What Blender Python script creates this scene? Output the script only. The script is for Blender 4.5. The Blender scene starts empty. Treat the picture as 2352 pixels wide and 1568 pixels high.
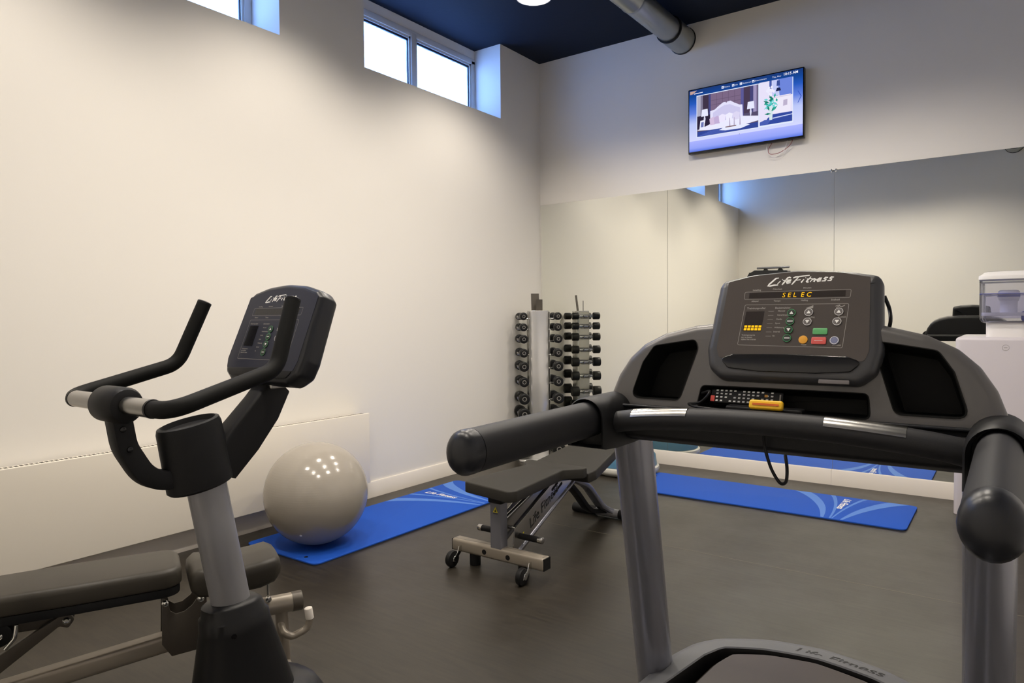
import bpy, bmesh, math, random
from mathutils import Vector, Matrix

random.seed(7)
S = bpy.context.scene
COL = S.collection
PI = math.pi

# ------------------------------------------------------------------ materials
def lin(c):
    out = []
    for v in c:
        v = v / 255.0
        out.append(v / 12.92 if v <= 0.04045 else ((v + 0.055) / 1.055) ** 2.4)
    return out

def M(name, rgb, rough=0.5, metal=0.0, bump=0.0, scale=60.0, spec=0.5, vary=0.0, emit=None, estr=1.0, coat=0.0):
    m = bpy.data.materials.new(name)
    m.use_nodes = True
    nt = m.node_tree
    b = nt.nodes['Principled BSDF']
    c = lin(rgb)
    b.inputs['Base Color'].default_value = (*c, 1)
    b.inputs['Roughness'].default_value = rough
    b.inputs['Metallic'].default_value = metal
    b.inputs['Specular IOR Level'].default_value = spec
    b.inputs['Coat Weight'].default_value = coat
    if emit is not None:
        b.inputs['Emission Color'].default_value = (*lin(emit), 1)
        b.inputs['Emission Strength'].default_value = estr
    if bump or vary:
        tc = nt.nodes.new('ShaderNodeTexCoord')
        nz = nt.nodes.new('ShaderNodeTexNoise')
        nz.inputs['Scale'].default_value = scale
        nz.inputs['Detail'].default_value = 4
        nt.links.new(tc.outputs['Object'], nz.inputs['Vector'])
        if bump:
            bp = nt.nodes.new('ShaderNodeBump')
            bp.inputs['Strength'].default_value = bump
            bp.inputs['Distance'].default_value = 0.002
            nt.links.new(nz.outputs['Fac'], bp.inputs['Height'])
            nt.links.new(bp.outputs['Normal'], b.inputs['Normal'])
        if vary:
            mr = nt.nodes.new('ShaderNodeMapRange')
            mr.inputs['To Min'].default_value = max(0.02, rough - vary)
            mr.inputs['To Max'].default_value = rough + vary
            nt.links.new(nz.outputs['Fac'], mr.inputs['Value'])
            nt.links.new(mr.outputs['Result'], b.inputs['Roughness'])
    return m

def M_emit(name, rgb, strength=1.0):
    m = bpy.data.materials.new(name)
    m.use_nodes = True
    nt = m.node_tree
    nt.nodes.clear()
    o = nt.nodes.new('ShaderNodeOutputMaterial')
    e = nt.nodes.new('ShaderNodeEmission')
    e.inputs['Color'].default_value = (*lin(rgb), 1)
    e.inputs['Strength'].default_value = strength
    nt.links.new(e.outputs[0], o.inputs['Surface'])
    return m

def M_mirror():
    m = bpy.data.materials.new('mirror_silver')
    m.use_nodes = True
    b = m.node_tree.nodes['Principled BSDF']
    b.inputs['Base Color'].default_value = (0.93, 0.94, 0.88, 1)
    b.inputs['Metallic'].default_value = 1
    b.inputs['Roughness'].default_value = 0.0
    return m

def M_pane():
    m = bpy.data.materials.new('misted_window_glass')
    m.use_nodes = True
    nt = m.node_tree
    nt.nodes.clear()
    o = nt.nodes.new('ShaderNodeOutputMaterial')
    tr = nt.nodes.new('ShaderNodeBsdfTransparent')
    tl = nt.nodes.new('ShaderNodeBsdfTranslucent')
    gl = nt.nodes.new('ShaderNodeBsdfGlossy')
    gl.inputs['Roughness'].default_value = 0.05
    tr.inputs['Color'].default_value = (0.95, 0.97, 1.0, 1)
    tl.inputs['Color'].default_value = (0.72, 0.78, 0.9, 1)
    tc = nt.nodes.new('ShaderNodeTexCoord')
    mp = nt.nodes.new('ShaderNodeMapping')
    mp.inputs['Scale'].default_value = (1, 22, 3.5)
    nz = nt.nodes.new('ShaderNodeTexNoise')
    nz.inputs['Scale'].default_value = 1.6
    nz.inputs['Detail'].default_value = 5
    mr = nt.nodes.new('ShaderNodeMapRange')
    mr.inputs['From Min'].default_value = 0.42
    mr.inputs['From Max'].default_value = 0.75
    mr.inputs['To Min'].default_value = 0.05
    mr.inputs['To Max'].default_value = 0.6
    mx = nt.nodes.new('ShaderNodeMixShader')
    mx2 = nt.nodes.new('ShaderNodeMixShader')
    mx2.inputs[0].default_value = 0.05
    L = nt.links.new
    L(tc.outputs['Object'], mp.inputs['Vector'])
    L(mp.outputs['Vector'], nz.inputs['Vector'])
    L(nz.outputs['Fac'], mr.inputs['Value'])
    L(mr.outputs['Result'], mx.inputs[0])
    L(tr.outputs[0], mx.inputs[1])
    L(tl.outputs[0], mx.inputs[2])
    L(mx.outputs[0], mx2.inputs[1])
    L(gl.outputs[0], mx2.inputs[2])
    L(mx2.outputs[0], o.inputs['Surface'])
    return m

def M_clear(name, tint, gloss=0.08, haze=0.2):
    m = bpy.data.materials.new(name)
    m.use_nodes = True
    nt = m.node_tree
    nt.nodes.clear()
    o = nt.nodes.new('ShaderNodeOutputMaterial')
    tr = nt.nodes.new('ShaderNodeBsdfTransparent')
    tr.inputs['Color'].default_value = (*tint, 1)
    df = nt.nodes.new('ShaderNodeBsdfDiffuse')
    df.inputs['Color'].default_value = (*tint, 1)
    gl = nt.nodes.new('ShaderNodeBsdfGlossy')
    gl.inputs['Roughness'].default_value = 0.08
    fr = nt.nodes.new('ShaderNodeFresnel')
    fr.inputs['IOR'].default_value = 1.35
    m1 = nt.nodes.new('ShaderNodeMixShader')
    m1.inputs[0].default_value = haze
    m2 = nt.nodes.new('ShaderNodeMixShader')
    L = nt.links.new
    L(tr.outputs[0], m1.inputs[1]); L(df.outputs[0], m1.inputs[2])
    L(fr.outputs[0], m2.inputs[0]); L(m1.outputs[0], m2.inputs[1]); L(gl.outputs[0], m2.inputs[2])
    L(m2.outputs[0], o.inputs['Surface'])
    return m

def M_floor():
    m = M('black_rubber_floor', (40, 38, 33), 0.42, spec=0.52)
    nt = m.node_tree
    b = nt.nodes['Principled BSDF']
    L = nt.links.new
    tc = nt.nodes.new('ShaderNodeTexCoord')
    n1 = nt.nodes.new('ShaderNodeTexNoise'); n1.inputs['Scale'].default_value = 2.2; n1.inputs['Detail'].default_value = 8
    n1.inputs['Roughness'].default_value = 0.65
    n2 = nt.nodes.new('ShaderNodeTexNoise'); n2.inputs['Scale'].default_value = 260; n2.inputs['Detail'].default_value = 3
    mp = nt.nodes.new('ShaderNodeMapping'); mp.inputs['Scale'].default_value = (6, 60, 1); mp.inputs['Rotation'].default_value = (0, 0, 0.3)
    n3 = nt.nodes.new('ShaderNodeTexNoise'); n3.inputs['Scale'].default_value = 1.0; n3.inputs['Detail'].default_value = 6
    L(tc.outputs['Object'], n1.inputs['Vector']); L(tc.outputs['Object'], n2.inputs['Vector'])
    L(tc.outputs['Object'], mp.inputs['Vector']); L(mp.outputs['Vector'], n3.inputs['Vector'])
    mr = nt.nodes.new('ShaderNodeMapRange'); mr.inputs['From Min'].default_value = 0.3; mr.inputs['From Max'].default_value = 0.7
    mr.inputs['To Min'].default_value = 0.30; mr.inputs['To Max'].default_value = 0.42
    L(n1.outputs['Fac'], mr.inputs['Value']); L(mr.outputs['Result'], b.inputs['Roughness'])
    cr = nt.nodes.new('ShaderNodeMixRGB'); cr.inputs[1].default_value = (*lin((40, 36, 30)), 1); cr.inputs[2].default_value = (*lin((53, 48, 40)), 1)
    mr2 = nt.nodes.new('ShaderNodeMapRange'); mr2.inputs['From Min'].default_value = 0.35; mr2.inputs['From Max'].default_value = 0.72
    L(n3.outputs['Fac'], mr2.inputs['Value']); L(mr2.outputs['Result'], cr.inputs[0]); L(cr.outputs[0], b.inputs['Base Color'])
    bp = nt.nodes.new('ShaderNodeBump'); bp.inputs['Strength'].default_value = 0.12; bp.inputs['Distance'].default_value = 0.001
    L(n2.outputs['Fac'], bp.inputs['Height']); L(bp.outputs['Normal'], b.inputs['Normal'])
    return m

def M_screen():
    m = bpy.data.materials.new('tv_menu_background')
    m.use_nodes = True
    nt = m.node_tree
    nt.nodes.clear()
    L = nt.links.new
    o = nt.nodes.new('ShaderNodeOutputMaterial'); e = nt.nodes.new('ShaderNodeEmission')
    tc = nt.nodes.new('ShaderNodeTexCoord'); sp = nt.nodes.new('ShaderNodeSeparateXYZ')
    cr = nt.nodes.new('ShaderNodeValToRGB')
    el = cr.color_ramp.elements
    el[0].position = 0.0; el[0].color = (*lin((88, 118, 225)), 1)
    el[1].position = 1.0; el[1].color = (*lin((28, 58, 120)), 1)
    for p, c in ((0.06, (150, 165, 250)), (0.17, (172, 180, 255)), (0.175, (214, 218, 255)), (0.45, (190, 202, 250)), (0.62, (98, 130, 225)), (0.78, (40, 90, 190)), (0.9, (22, 70, 150))):
        n = el.new(p); n.color = (*lin(c), 1)
    L(tc.outputs['Generated'], sp.inputs[0]); L(sp.outputs['Z'], cr.inputs[0]); L(cr.outputs[0], e.inputs['Color'])
    L(e.outputs[0], o.inputs['Surface'])
    return m

MT = dict(
    wall=M('painted_wall', (228, 224, 217), 0.75, bump=0.06, scale=140, spec=0.25),
    ceil=M('dark_navy_ceiling', (24, 32, 46), 0.8, bump=0.5, scale=30, spec=0.2),
    skirt=M('cream_skirting', (224, 217, 207), 0.45, spec=0.35),
    floor=M_floor(), mirror=M_mirror(), pane=M_pane(),
    mirror_edge=M('mirror_edge', (96, 104, 96), 0.3),
    frame=M('grey_white_window_frame', (205, 207, 208), 0.4),
    gasket=M('dark_gasket', (24, 30, 48), 0.6),
    black=M('black_plastic', (25, 25, 26), 0.46, bump=0.12, scale=700, spec=0.22),
    black2=M('satin_black', (22, 22, 23), 0.38, spec=0.28),
    gblack=M('gloss_black', (18, 18, 20), 0.18, spec=0.5),
    recess=M('matte_black', (22, 22, 21), 0.6, bump=0.15, scale=500, spec=0.15),
    grip=M('dark_grey_foam', (38, 38, 40), 0.5, bump=0.1, scale=600, spec=0.3),
    rim=M('console_rim_grey', (58, 58, 60), 0.34, bump=0.05, scale=500, spec=0.5),
    hood=M('hood_grey', (100, 101, 104), 0.42, bump=0.05, scale=500, spec=0.35),
    shell=M('warm_grey_shell', (96, 94, 93), 0.34, metal=0.3, bump=0.05, scale=500, spec=0.4),
    dshell=M('charcoal_shell', (32, 33, 37), 0.32, bump=0.05, scale=500, spec=0.4),
    panel=M('console_overlay', (76, 70, 66), 0.26, spec=0.45),
    bpanel=M('console_overlay_sky_tint', (28, 32, 50), 0.34, spec=0.5),  # bike console: blue of the reflected sky painted into its base colour
    silver=M('silver_paint', (160, 160, 163), 0.32, metal=0.5),
    gpaint=M('grey_powder_coat', (142, 143, 152), 0.27, metal=0.6),
    tpaint=M('taupe_powder_coat', (150, 141, 128), 0.35, metal=0.3),
    tdark=M('dark_taupe_coat', (86, 80, 72), 0.4, metal=0.3),
    chrome=M('chrome', (222, 222, 218), 0.1, metal=1.0),
    steel=M('brushed_steel', (182, 180, 176), 0.24, metal=1.0, vary=0.06, scale=25),
    polished=M('polished_steel', (214, 212, 208), 0.2, metal=0.6),
    galv=M('galvanised_duct', (172, 176, 172), 0.34, metal=0.85, vary=0.08, scale=14),
    vinyl=M('black_vinyl', (54, 50, 43), 0.42, bump=0.12, scale=350, spec=0.35),
    vinyl2=M('dark_upholstery', (46, 44, 40), 0.55, bump=0.1, scale=400, spec=0.3),
    mat=M('blue_foam_mat', (24, 80, 182), 0.7, bump=0.3, scale=300, spec=0.25),
    matedge=M('dark_mat_underside', (20, 34, 60), 0.8),
    matart=M('pale_blue_print', (84, 128, 206), 0.65, spec=0.25),
    white_ink=M('white_print', (236, 236, 232), 0.5),
    grey_ink=M('grey_print', (150, 146, 140), 0.5),
    black_ink=M('black_print', (20, 20, 20), 0.5),
    green_ink=M('green_print', (60, 150, 90), 0.4),
    dgreen=M('dark_green_button', (40, 48, 42), 0.35),
    green=M('green_button', (92, 168, 104), 0.35),
    red=M('red_button', (214, 92, 86), 0.35),
    amber=M('amber_button', (224, 160, 50), 0.35),
    bluebtn=M('blue_button', (122, 126, 158), 0.35),
    greybtn=M('grey_button', (104, 99, 98), 0.35),
    led=M_emit('amber_led', (255, 190, 30), 1.2),
    ledoff=M('unlit_led_window', (48, 42, 38), 0.12, spec=0.6),
    ledoff_dark=M('unlit_led_window_dark', (22, 22, 26), 0.15, spec=0.6),
    ball=M('grey_vinyl_ball', (160, 153, 143), 0.16, spec=0.5),
    cabinet=M('dispenser_cabinet', (206, 200, 204), 0.4, spec=0.35),
    white=M('white_plastic', (236, 233, 230), 0.35, spec=0.4),
    radiator=M('cream_radiator', (230, 223, 210), 0.4, spec=0.3),
    slot=M('dark_slot', (60, 56, 50), 0.8),
    yellow=M('yellow_plastic', (244, 190, 30), 0.35),
    orange=M('orange_strip', (214, 100, 30), 0.4),
    ysticker=M('yellow_sticker', (228, 212, 40), 0.5),
    tank=M_clear('blue_clear_tank', (0.97, 0.97, 1.0), haze=0.05),
    water=M_clear('blue_tinted_water', (0.93, 0.93, 1.0), haze=0.05),
    tank_white=M('white_filter', (222, 222, 236), 0.4),
    tank_blue=M('blue_filter_part', (92, 98, 178), 0.4),
    dome=M('blue_rubber_dome', (72, 116, 146), 0.3, spec=0.5),
    platform=M('pale_grey_platform', (196, 194, 186), 0.45),
    dumb=M('black_rubber_head', (20, 20, 19), 0.38, spec=0.35),
    redcable=M('red_cable', (150, 70, 70), 0.5),
    lamp=M_emit('lamp_diffuser', (255, 246, 230), 6.0),
    lampbody=M('white_lamp_body', (225, 224, 220), 0.4),
    redprint=M('red_key', (200, 70, 60), 0.5),
    tv_bg=M_screen(),
)
# faint horizontal ribs of the exercise ball
_nt = MT['ball'].node_tree
_tc = _nt.nodes.new('ShaderNodeTexCoord'); _wv = _nt.nodes.new('ShaderNodeTexWave'); _bp = _nt.nodes.new('ShaderNodeBump')
_wv.bands_direction = 'Z'; _wv.inputs['Scale'].default_value = 26; _wv.inputs['Distortion'].default_value = 0.4
_bp.inputs['Strength'].default_value = 0.025; _bp.inputs['Distance'].default_value = 0.002
_nt.links.new(_tc.outputs['Object'], _wv.inputs['Vector']); _nt.links.new(_wv.outputs['Fac'], _bp.inputs['Height'])
_nt.links.new(_bp.outputs['Normal'], _nt.nodes['Principled BSDF'].inputs['Normal'])

# ------------------------------------------------------------------ geometry helpers
V3 = Vector
EX, EY, EZ = V3((1, 0, 0)), V3((0, 1, 0)), V3((0, 0, 1))

def inset(poly, d):
    n = len(poly); out = []
    area = sum(poly[i][0] * poly[(i + 1) % n][1] - poly[(i + 1) % n][0] * poly[i][1] for i in range(n))
    s = 1 if area > 0 else -1
    for i in range(n):
        p0, p1, p2 = poly[i - 1], poly[i], poly[(i + 1) % n]
        a = Vector((p1[0] - p0[0], p1[1] - p0[1])); b = Vector((p2[0] - p1[0], p2[1] - p1[1]))
        if a.length < 1e-9: a = b
        if b.length < 1e-9: b = a
        a.normalize(); b.normalize()
        na = Vector((-a.y, a.x)) * s; nb = Vector((-b.y, b.x)) * s
        m = na + nb
        if m.length < 1e-6: m = na
        m.normalize()
        k = 1 / max(0.5, m.dot(na))
        out.append((p1[0] + m.x * d * k, p1[1] + m.y * d * k))
    return out

def rpoly(pts, r, n=5):
    """round the corners of a polygon; r is a number or a list"""
    out = []; N = len(pts)
    for i in range(N):
        ri = r[i] if isinstance(r, (list, tuple)) else r
        p0, p1, p2 = Vector(pts[i - 1]), Vector(pts[i]), Vector(pts[(i + 1) % N])
        a = p0 - p1; b = p2 - p1
        la, lb = a.length, b.length
        if ri <= 1e-6 or la < 1e-6 or lb < 1e-6:
            out.append(tuple(p1)); continue
        a /= la; b /= lb
        ang = a.angle(b)
        if ang > PI - 0.02:
            out.append(tuple(p1)); continue
        t = min(ri / math.tan(ang / 2), la * 0.49, lb * 0.49)
        A = p1 + a * t; B = p1 + b * t
        for k in range(n + 1):
            f = k / n
            q = A * (1 - f) ** 2 + p1 * 2 * f * (1 - f) + B * f * f
            out.append(tuple(q))
    return out

def rrect(w, h, r, n=4, cx=0.0, cy=0.0):
    return rpoly([(cx - w / 2, cy - h / 2), (cx + w / 2, cy - h / 2), (cx + w / 2, cy + h / 2), (cx - w / 2, cy + h / 2)], r, n)

def circ(r, n=24, cx=0.0, cy=0.0, ry=None):
    ry = r if ry is None else ry
    return [(cx + r * math.cos(2 * PI * k / n), cy + ry * math.sin(2 * PI * k / n)) for k in range(n)]

def fillet(path, r, n=6):
    """round the inner corners of an open 3D path"""
    out = [V3(path[0])]
    for i in range(1, len(path) - 1):
        p0, p1, p2 = V3(path[i - 1]), V3(path[i]), V3(path[i + 1])
        ri = r[i - 1] if isinstance(r, (list, tuple)) else r
        a = p0 - p1; b = p2 - p1
        la, lb = a.length, b.length
        a.normalize(); b.normalize()
        ang = a.angle(b)
        t = min(ri / max(1e-4, math.tan(ang / 2)), la * 0.48, lb * 0.48)
        A = p1 + a * t; B = p1 + b * t
        for k in range(n + 1):
            f = k / n
            out.append(A * (1 - f) ** 2 + p1 * 2 * f * (1 - f) + B * f * f)
    out.append(V3(path[-1]))
    return out

def catmull(pts, n=6):
    P = [V3(p) for p in pts]; out = []
    for i in range(len(P) - 1):
        p0 = P[i - 1] if i else P[0] * 2 - P[1]
        p1, p2 = P[i], P[i + 1]
        p3 = P[i + 2] if i + 2 < len(P) else P[-1] * 2 - P[-2]
        for k in range(n):
            t = k / n
            out.append(0.5 * ((2 * p1) + (-p0 + p2) * t + (2 * p0 - 5 * p1 + 4 * p2 - p3) * t * t + (-p0 + 3 * p1 - 3 * p2 + p3) * t ** 3))
    out.append(P[-1])
    return out

class MB:
    def __init__(s, off=(0, 0, 0)):
        s.v = []; s.f = []; s.m = []; s.off = V3(off)
    def add(s, vs, fs, mi=0):
        b = len(s.v)
        s.v += [V3(p) for p in vs]
        s.f += [tuple(i + b for i in f) for f in fs]
        s.m += [mi] * len(fs)
        return s
    def loft(s, rings, cap0=True, cap1=True, closed=True, mi=0):
        n = len(rings[0]); vs = [p for r in rings for p in r]; fs = []
        for i in range(len(rings) - 1):
            for j in range(n if closed else n - 1):
                k = (j + 1) % n
                fs.append((i * n + j, i * n + k, (i + 1) * n + k, (i + 1) * n + j))
        if cap0: fs.append(tuple(reversed(range(n))))
        if cap1: fs.append(tuple((len(rings) - 1) * n + j for j in range(n)))
        return s.add(vs, fs, mi)
    def prism(s, poly, o=(0, 0, 0), U=EX, V=EY, N=EZ, h=0.01, bev=0.0, nb=3, bev0=None, mi=0):
        o, U, V, N = V3(o), V3(U), V3(V), V3(N)
        bev0 = bev if bev0 is None else bev0
        lay = []
        if bev0 > 0:
            for k in range(nb + 1):
                a = PI / 2 * k / nb
                lay.append((bev0 * (1 - math.sin(a)), bev0 * (1 - math.cos(a))))
        else: lay.append((0, 0))
        if bev > 0:
            for k in range(nb + 1):
                a = PI / 2 * k / nb
                lay.append((bev * (1 - math.cos(a)), h - bev * (1 - math.sin(a))))
        else: lay.append((0, h))
        rings = []
        for d, z in lay:
            q = inset(poly, d) if d > 1e-7 else poly
            rings.append([o + U * x + V * y + N * z for x, y in q])
        return s.loft(rings, mi=mi)
    def box(s, lo, hi, bev=0.0, mi=0):
        lo, hi = V3(lo), V3(hi)
        d = hi - lo
        if bev <= 0:
            x0, y0, z0 = lo; x1, y1, z1 = hi
            vs = [(x0, y0, z0), (x1, y0, z0), (x1, y1, z0), (x0, y1, z0), (x0, y0, z1), (x1, y0, z1), (x1, y1, z1), (x0, y1, z1)]
            return s.add(vs, [(0, 3, 2, 1), (4, 5, 6, 7), (0, 1, 5, 4), (1, 2, 6, 5), (2, 3, 7, 6), (3, 0, 4, 7)], mi)
        b = min(bev, min(d) * 0.45)
        return s.prism(rrect(d.x, d.y, b, 3), ((lo.x + hi.x) / 2, (lo.y + hi.y) / 2, lo.z), h=d.z, bev=b, mi=mi)
    def tube(s, path, r=0.01, n=14, prof=None, up=None, caps=True, round0=0.0, round1=0.0, radii=None, mi=0):
        P = [V3(p) for p in path]
        T = []
        for i in range(len(P)):
            a = P[min(i + 1, len(P) - 1)] - P[max(i - 1, 0)]
            T.append(a.normalized())
        if up is None:
            up = EZ if abs(T[0].z) < 0.9 else EX
        up = V3(up)
        nrm = (up - T[0] * up.dot(T[0])).normalized()
        pr = prof if prof is not None else circ(1.0, n)
        sc = (lambda i: (radii[i] if radii else r)) if prof is None else (lambda i: (radii[i] if radii else 1.0))
        frames = []
        for i in range(len(P)):
            if i:
                ax = T[i - 1].cross(T[i])
                if ax.length > 1e-7:
                    nrm = Matrix.Rotation(T[i - 1].angle(T[i]), 3, ax.normalized()) @ nrm
                nrm = (nrm - T[i] * nrm.dot(T[i])).normalized()
            frames.append((nrm.copy(), T[i].cross(nrm)))
        def ring(i, k, shift=0.0):
            nn, bb = frames[i]
            return [P[i] + T[i] * shift + (bb * x + nn * y) * k for x, y in pr]
        rings = []
        if round0 > 0:
            for q in range(5):
                a = PI / 2 * (q + 0.35) / 5.35
                rings.append(ring(0, sc(0) * math.sin(a), -round0 * math.cos(a)))
        rings += [ring(i, sc(i)) for i in range(len(P))]
        if round1 > 0:
            for q in range(4, -1, -1):
                a = PI / 2 * (q + 0.35) / 5.35
                rings.append(ring(len(P) - 1, sc(len(P) - 1) * math.sin(a), round1 * math.cos(a)))
        return s.loft(rings, caps, caps, mi=mi)
    def cyl(s, a, b, r, n=20, r2=None, bev=0.0, mi=0):
        a, b = V3(a), V3(b); r2 = r if r2 is None else r2
        t = (b - a); L = t.length; t.normalize()
        u = (EZ if abs(t.z) < 0.9 else EX); u = (u - t * u.dot(t)).normalized(); w = t.cross(u)
        st = [(0.0, r), (L, r2)] if bev <= 0 else [(0, r - bev), (bev * 0.3, r - bev * 0.3), (bev, r), (L - bev, r2), (L - bev * 0.3, r2 - bev * 0.3), (L, r2 - bev)]
        return s.loft([[a + t * z + u * math.cos(2 * PI * k / n) * q + w * math.sin(2 * PI * k / n) * q for k in range(n)] for z, q in st], mi=mi)
    def lathe(s, prof, c=(0, 0, 0), n=40, cap0=True, cap1=True, ax=(EX, EY, EZ), mi=0):
        c = V3(c); U, W, A = ax
        return s.loft([[c + U * r * math.cos(2 * PI * k / n) + W * r * math.sin(2 * PI * k / n) + A * z for k in range(n)] for r, z in prof], cap0, cap1, mi=mi)
    def flat(s, poly, o, U, V, lift=0.0, mi=0):
        o, U, V = V3(o), V3(U), V3(V)
        N = U.cross(V)
        return s.add([o + U * x + V * y + N * lift for x, y in poly], [tuple(range(len(poly)))], mi)
    def mesh2d(s, vf, o, U, V, lift=0.0, mi=0):
        o, U, V = V3(o), V3(U), V3(V); N = U.cross(V)
        return s.add([o + U * x + V * y + N * lift for x, y in vf[0]], vf[1], mi)
    def build(s, name, mat, parent=None, smooth=38, label=None):
        me = bpy.data.meshes.new(name)
        me.from_pydata([tuple(p - s.off) for p in s.v], [], s.f)
        bm = bmesh.new(); bm.from_mesh(me)
        bmesh.ops.recalc_face_normals(bm, faces=bm.faces)
        bm.to_mesh(me); bm.free()
        mats = mat if isinstance(mat, (list, tuple)) else [mat]
        for k in mats: me.materials.append(MT[k] if isinstance(k, str) else k)
        for p, mi in zip(me.polygons, s.m): p.material_index = mi
        if smooth:
            me.polygons.foreach_set('use_smooth', [True] * len(me.polygons))
            me.set_sharp_from_angle(angle=math.radians(smooth))
        o = bpy.data.objects.new(name, me)
        COL.objects.link(o)
        if parent is not None: o.parent = parent
        if label: o['label'] = label
        return o

def thing(name, label, cat, loc=(0, 0, 0), rotz=0.0, group=None):
    o = bpy.data.objects.new(name, None)
    COL.objects.link(o)
    o.location = loc; o.rotation_euler = (0, 0, rotz)
    o.empty_display_size = 0.05
    o['label'] = label; o['category'] = cat
    if group: o['group'] = group
    return o

def tag(o, label, cat, group=None):
    o['label'] = label; o['category'] = cat
    if group: o['group'] = group
    return o

def struct(o):
    o['kind'] = 'structure'
    return o

_tc = {}
def text2d(txt, size=0.1, shear=0.0, bold=0.0, align='LEFT', sx=1.0):
    key = (txt, size, shear, bold, align, sx)
    if key in _tc: return _tc[key]
    c = bpy.data.curves.new('t', 'FONT')
    c.body = txt; c.size = size; c.shear = shear; c.offset = bold; c.align_x = align
    c.resolution_u = 3
    o = bpy.data.objects.new('t', c); COL.objects.link(o)
    bpy.context.view_layer.update()
    dg = bpy.context.evaluated_depsgraph_get()
    me = bpy.data.meshes.new_from_object(o.evaluated_get(dg))
    r = ([(v.co.x * sx, v.co.y) for v in me.vertices], [tuple(p.vertices) for p in me.polygons])
    bpy.data.objects.remove(o); bpy.data.curves.remove(c); bpy.data.meshes.remove(me)
    _tc[key] = r
    return r

def place2d(vf, dx, dy, rot=0.0):
    c, s_ = math.cos(rot), math.sin(rot)
    return ([(x * c - y * s_ + dx, x * s_ + y * c + dy) for x, y in vf[0]], vf[1])

def strokes2d(lines, w):
    """brush strokes: list of polylines -> quads"""
    vs, fs = [], []
    for ln in lines:
        n = len(ln); b = len(vs)
        for i in range(n):
            a = Vector(ln[max(0, i - 1)]); c = Vector(ln[min(n - 1, i + 1)])
            t = (c - a).normalized(); q = Vector((-t.y, t.x))
            ww = w * (0.55 if i in (0, n - 1) else 1.0)
            p = Vector(ln[i])
            vs += [tuple(p + q * ww), tuple(p - q * ww)]
        for i in range(n - 1):
            fs.append((b + 2 * i, b + 2 * i + 1, b + 2 * i + 3, b + 2 * i + 2))
    return vs, fs

def script_logo(width, ky=0.62):
    """brush-script lettering 'Life Fitness' about `width` wide, origin at its left foot"""
    L = []
    def g(x0, pts): L.append([(x0 + x, y) for x, y in pts])
    g(0, [(1.5, 2.0), (1.1, 1.95), (0.2, 0.55), (0, 0.12), (0.35, 0.08), (0.9, 0.22), (1.45, 0.2)])
    g(1.3, [(0.45, 1.2), (0.05, 0.45)]); g(1.3, [(0.75, 1.62), (0.68, 1.5)])
    g(1.9, [(1.3, 1.78), (1.12, 2.0), (0.86, 1.9), (0.3, 0.6), (0.1, 0.15)]); g(1.9, [(0.2, 1.28), (1.0, 1.36)])
    g(2.6, [(0.1, 0.8), (0.55, 1.05), (0.62, 1.3), (0.35, 1.3), (0.0, 0.8), (0.1, 0.5), (0.6, 0.62)])
    g(3.35, [(0.15, 1.75), (0.5, 1.98), (2.4, 2.15)]); g(3.35, [(0.95, 2.0), (0.3, 0.7), (0, 0.05)]); g(3.35, [(0.5, 1.1), (1.2, 1.2)])
    g(4.65, [(0.35, 1.25), (0.0, 0.5), (0.12, 0.42)]); g(4.65, [(0.62, 1.65), (0.56, 1.52)])
    g(5.2, [(0.75, 1.8), (0.15, 0.6), (0.25, 0.45), (0.5, 0.5)]); g(5.2, [(0.2, 1.25), (0.95, 1.32)])
    g(5.85, [(0.35, 1.25), (0.0, 0.45)]); g(5.85, [(0.15, 0.9), (0.55, 1.22), (0.75, 1.1), (0.5, 0.5), (0.65, 0.45)])
    g(6.75, [(0.1, 0.8), (0.5, 1.0), (0.6, 1.25), (0.35, 1.25), (0.0, 0.8), (0.1, 0.5), (0.55, 0.58)])
    for x in (7.45, 8.2):
        g(x, [(0.78, 1.3), (0.45, 1.35), (0.25, 1.1), (0.5, 0.85), (0.4, 0.55), (-0.05, 0.5)])
    k = width / 9.1
    L = [[(x * k, y * k * ky) for x, y in ln] for ln in L]
    return strokes2d(L, 0.12 * k)

def ring2d(ro, ri, n=20, cx=0.0, cy=0.0):
    vs = circ(ro, n, cx, cy) + circ(ri, n, cx, cy)
    return vs, [(k, (k + 1) % n, n + (k + 1) % n, n + k) for k in range(n)]

def frame2d(poly, w):
    q = inset(poly, w); n = len(poly)
    return list(poly) + list(q), [(k, (k + 1) % n, n + (k + 1) % n, n + k) for k in range(n)]

# ------------------------------------------------------------------ room shell
ZC = 3.62            # ceiling
XR, YR = 4.75, -5.8  # right wall, rear wall
b = MB(); b.box((-0.6, YR - 0.3, -0.2), (XR + 0.3, 0.3, 0.0)); struct(b.build('floor', 'floor', smooth=0))
b = MB(); b.box((-0.6, YR - 0.3, ZC), (XR + 0.3, 0.3, ZC + 0.2)); struct(b.build('ceiling', 'ceil', smooth=0))
b = MB(); b.box((0, 0, 0), (XR, 0.25, ZC)); struct(b.build('wall_back', 'wall', smooth=0))
b = MB(); b.box((XR, YR, 0), (XR + 0.25, 0.0, ZC)); struct(b.build('wall_right', 'wall', smooth=0))
b = MB(); b.box((0, YR - 0.25, 0), (XR, YR, ZC)); struct(b.build('wall_rear', 'wall', smooth=0))
WZ = 2.98
WINS = [(-2.17, -0.61), (-4.30, -2.85), (-5.8, -4.86)]
b = MB()
b.box((-0.45, YR - 0.25, 0), (0, 0.25, WZ))
for y0, y1 in ((-0.61, 0.25), (-2.85, -2.17), (-4.86, -4.30), (YR - 0.25, -5.8)):
    b.box((-0.45, y0, WZ), (0, y1, ZC))
struct(b.build('wall_left', 'wall', smooth=0))

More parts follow.
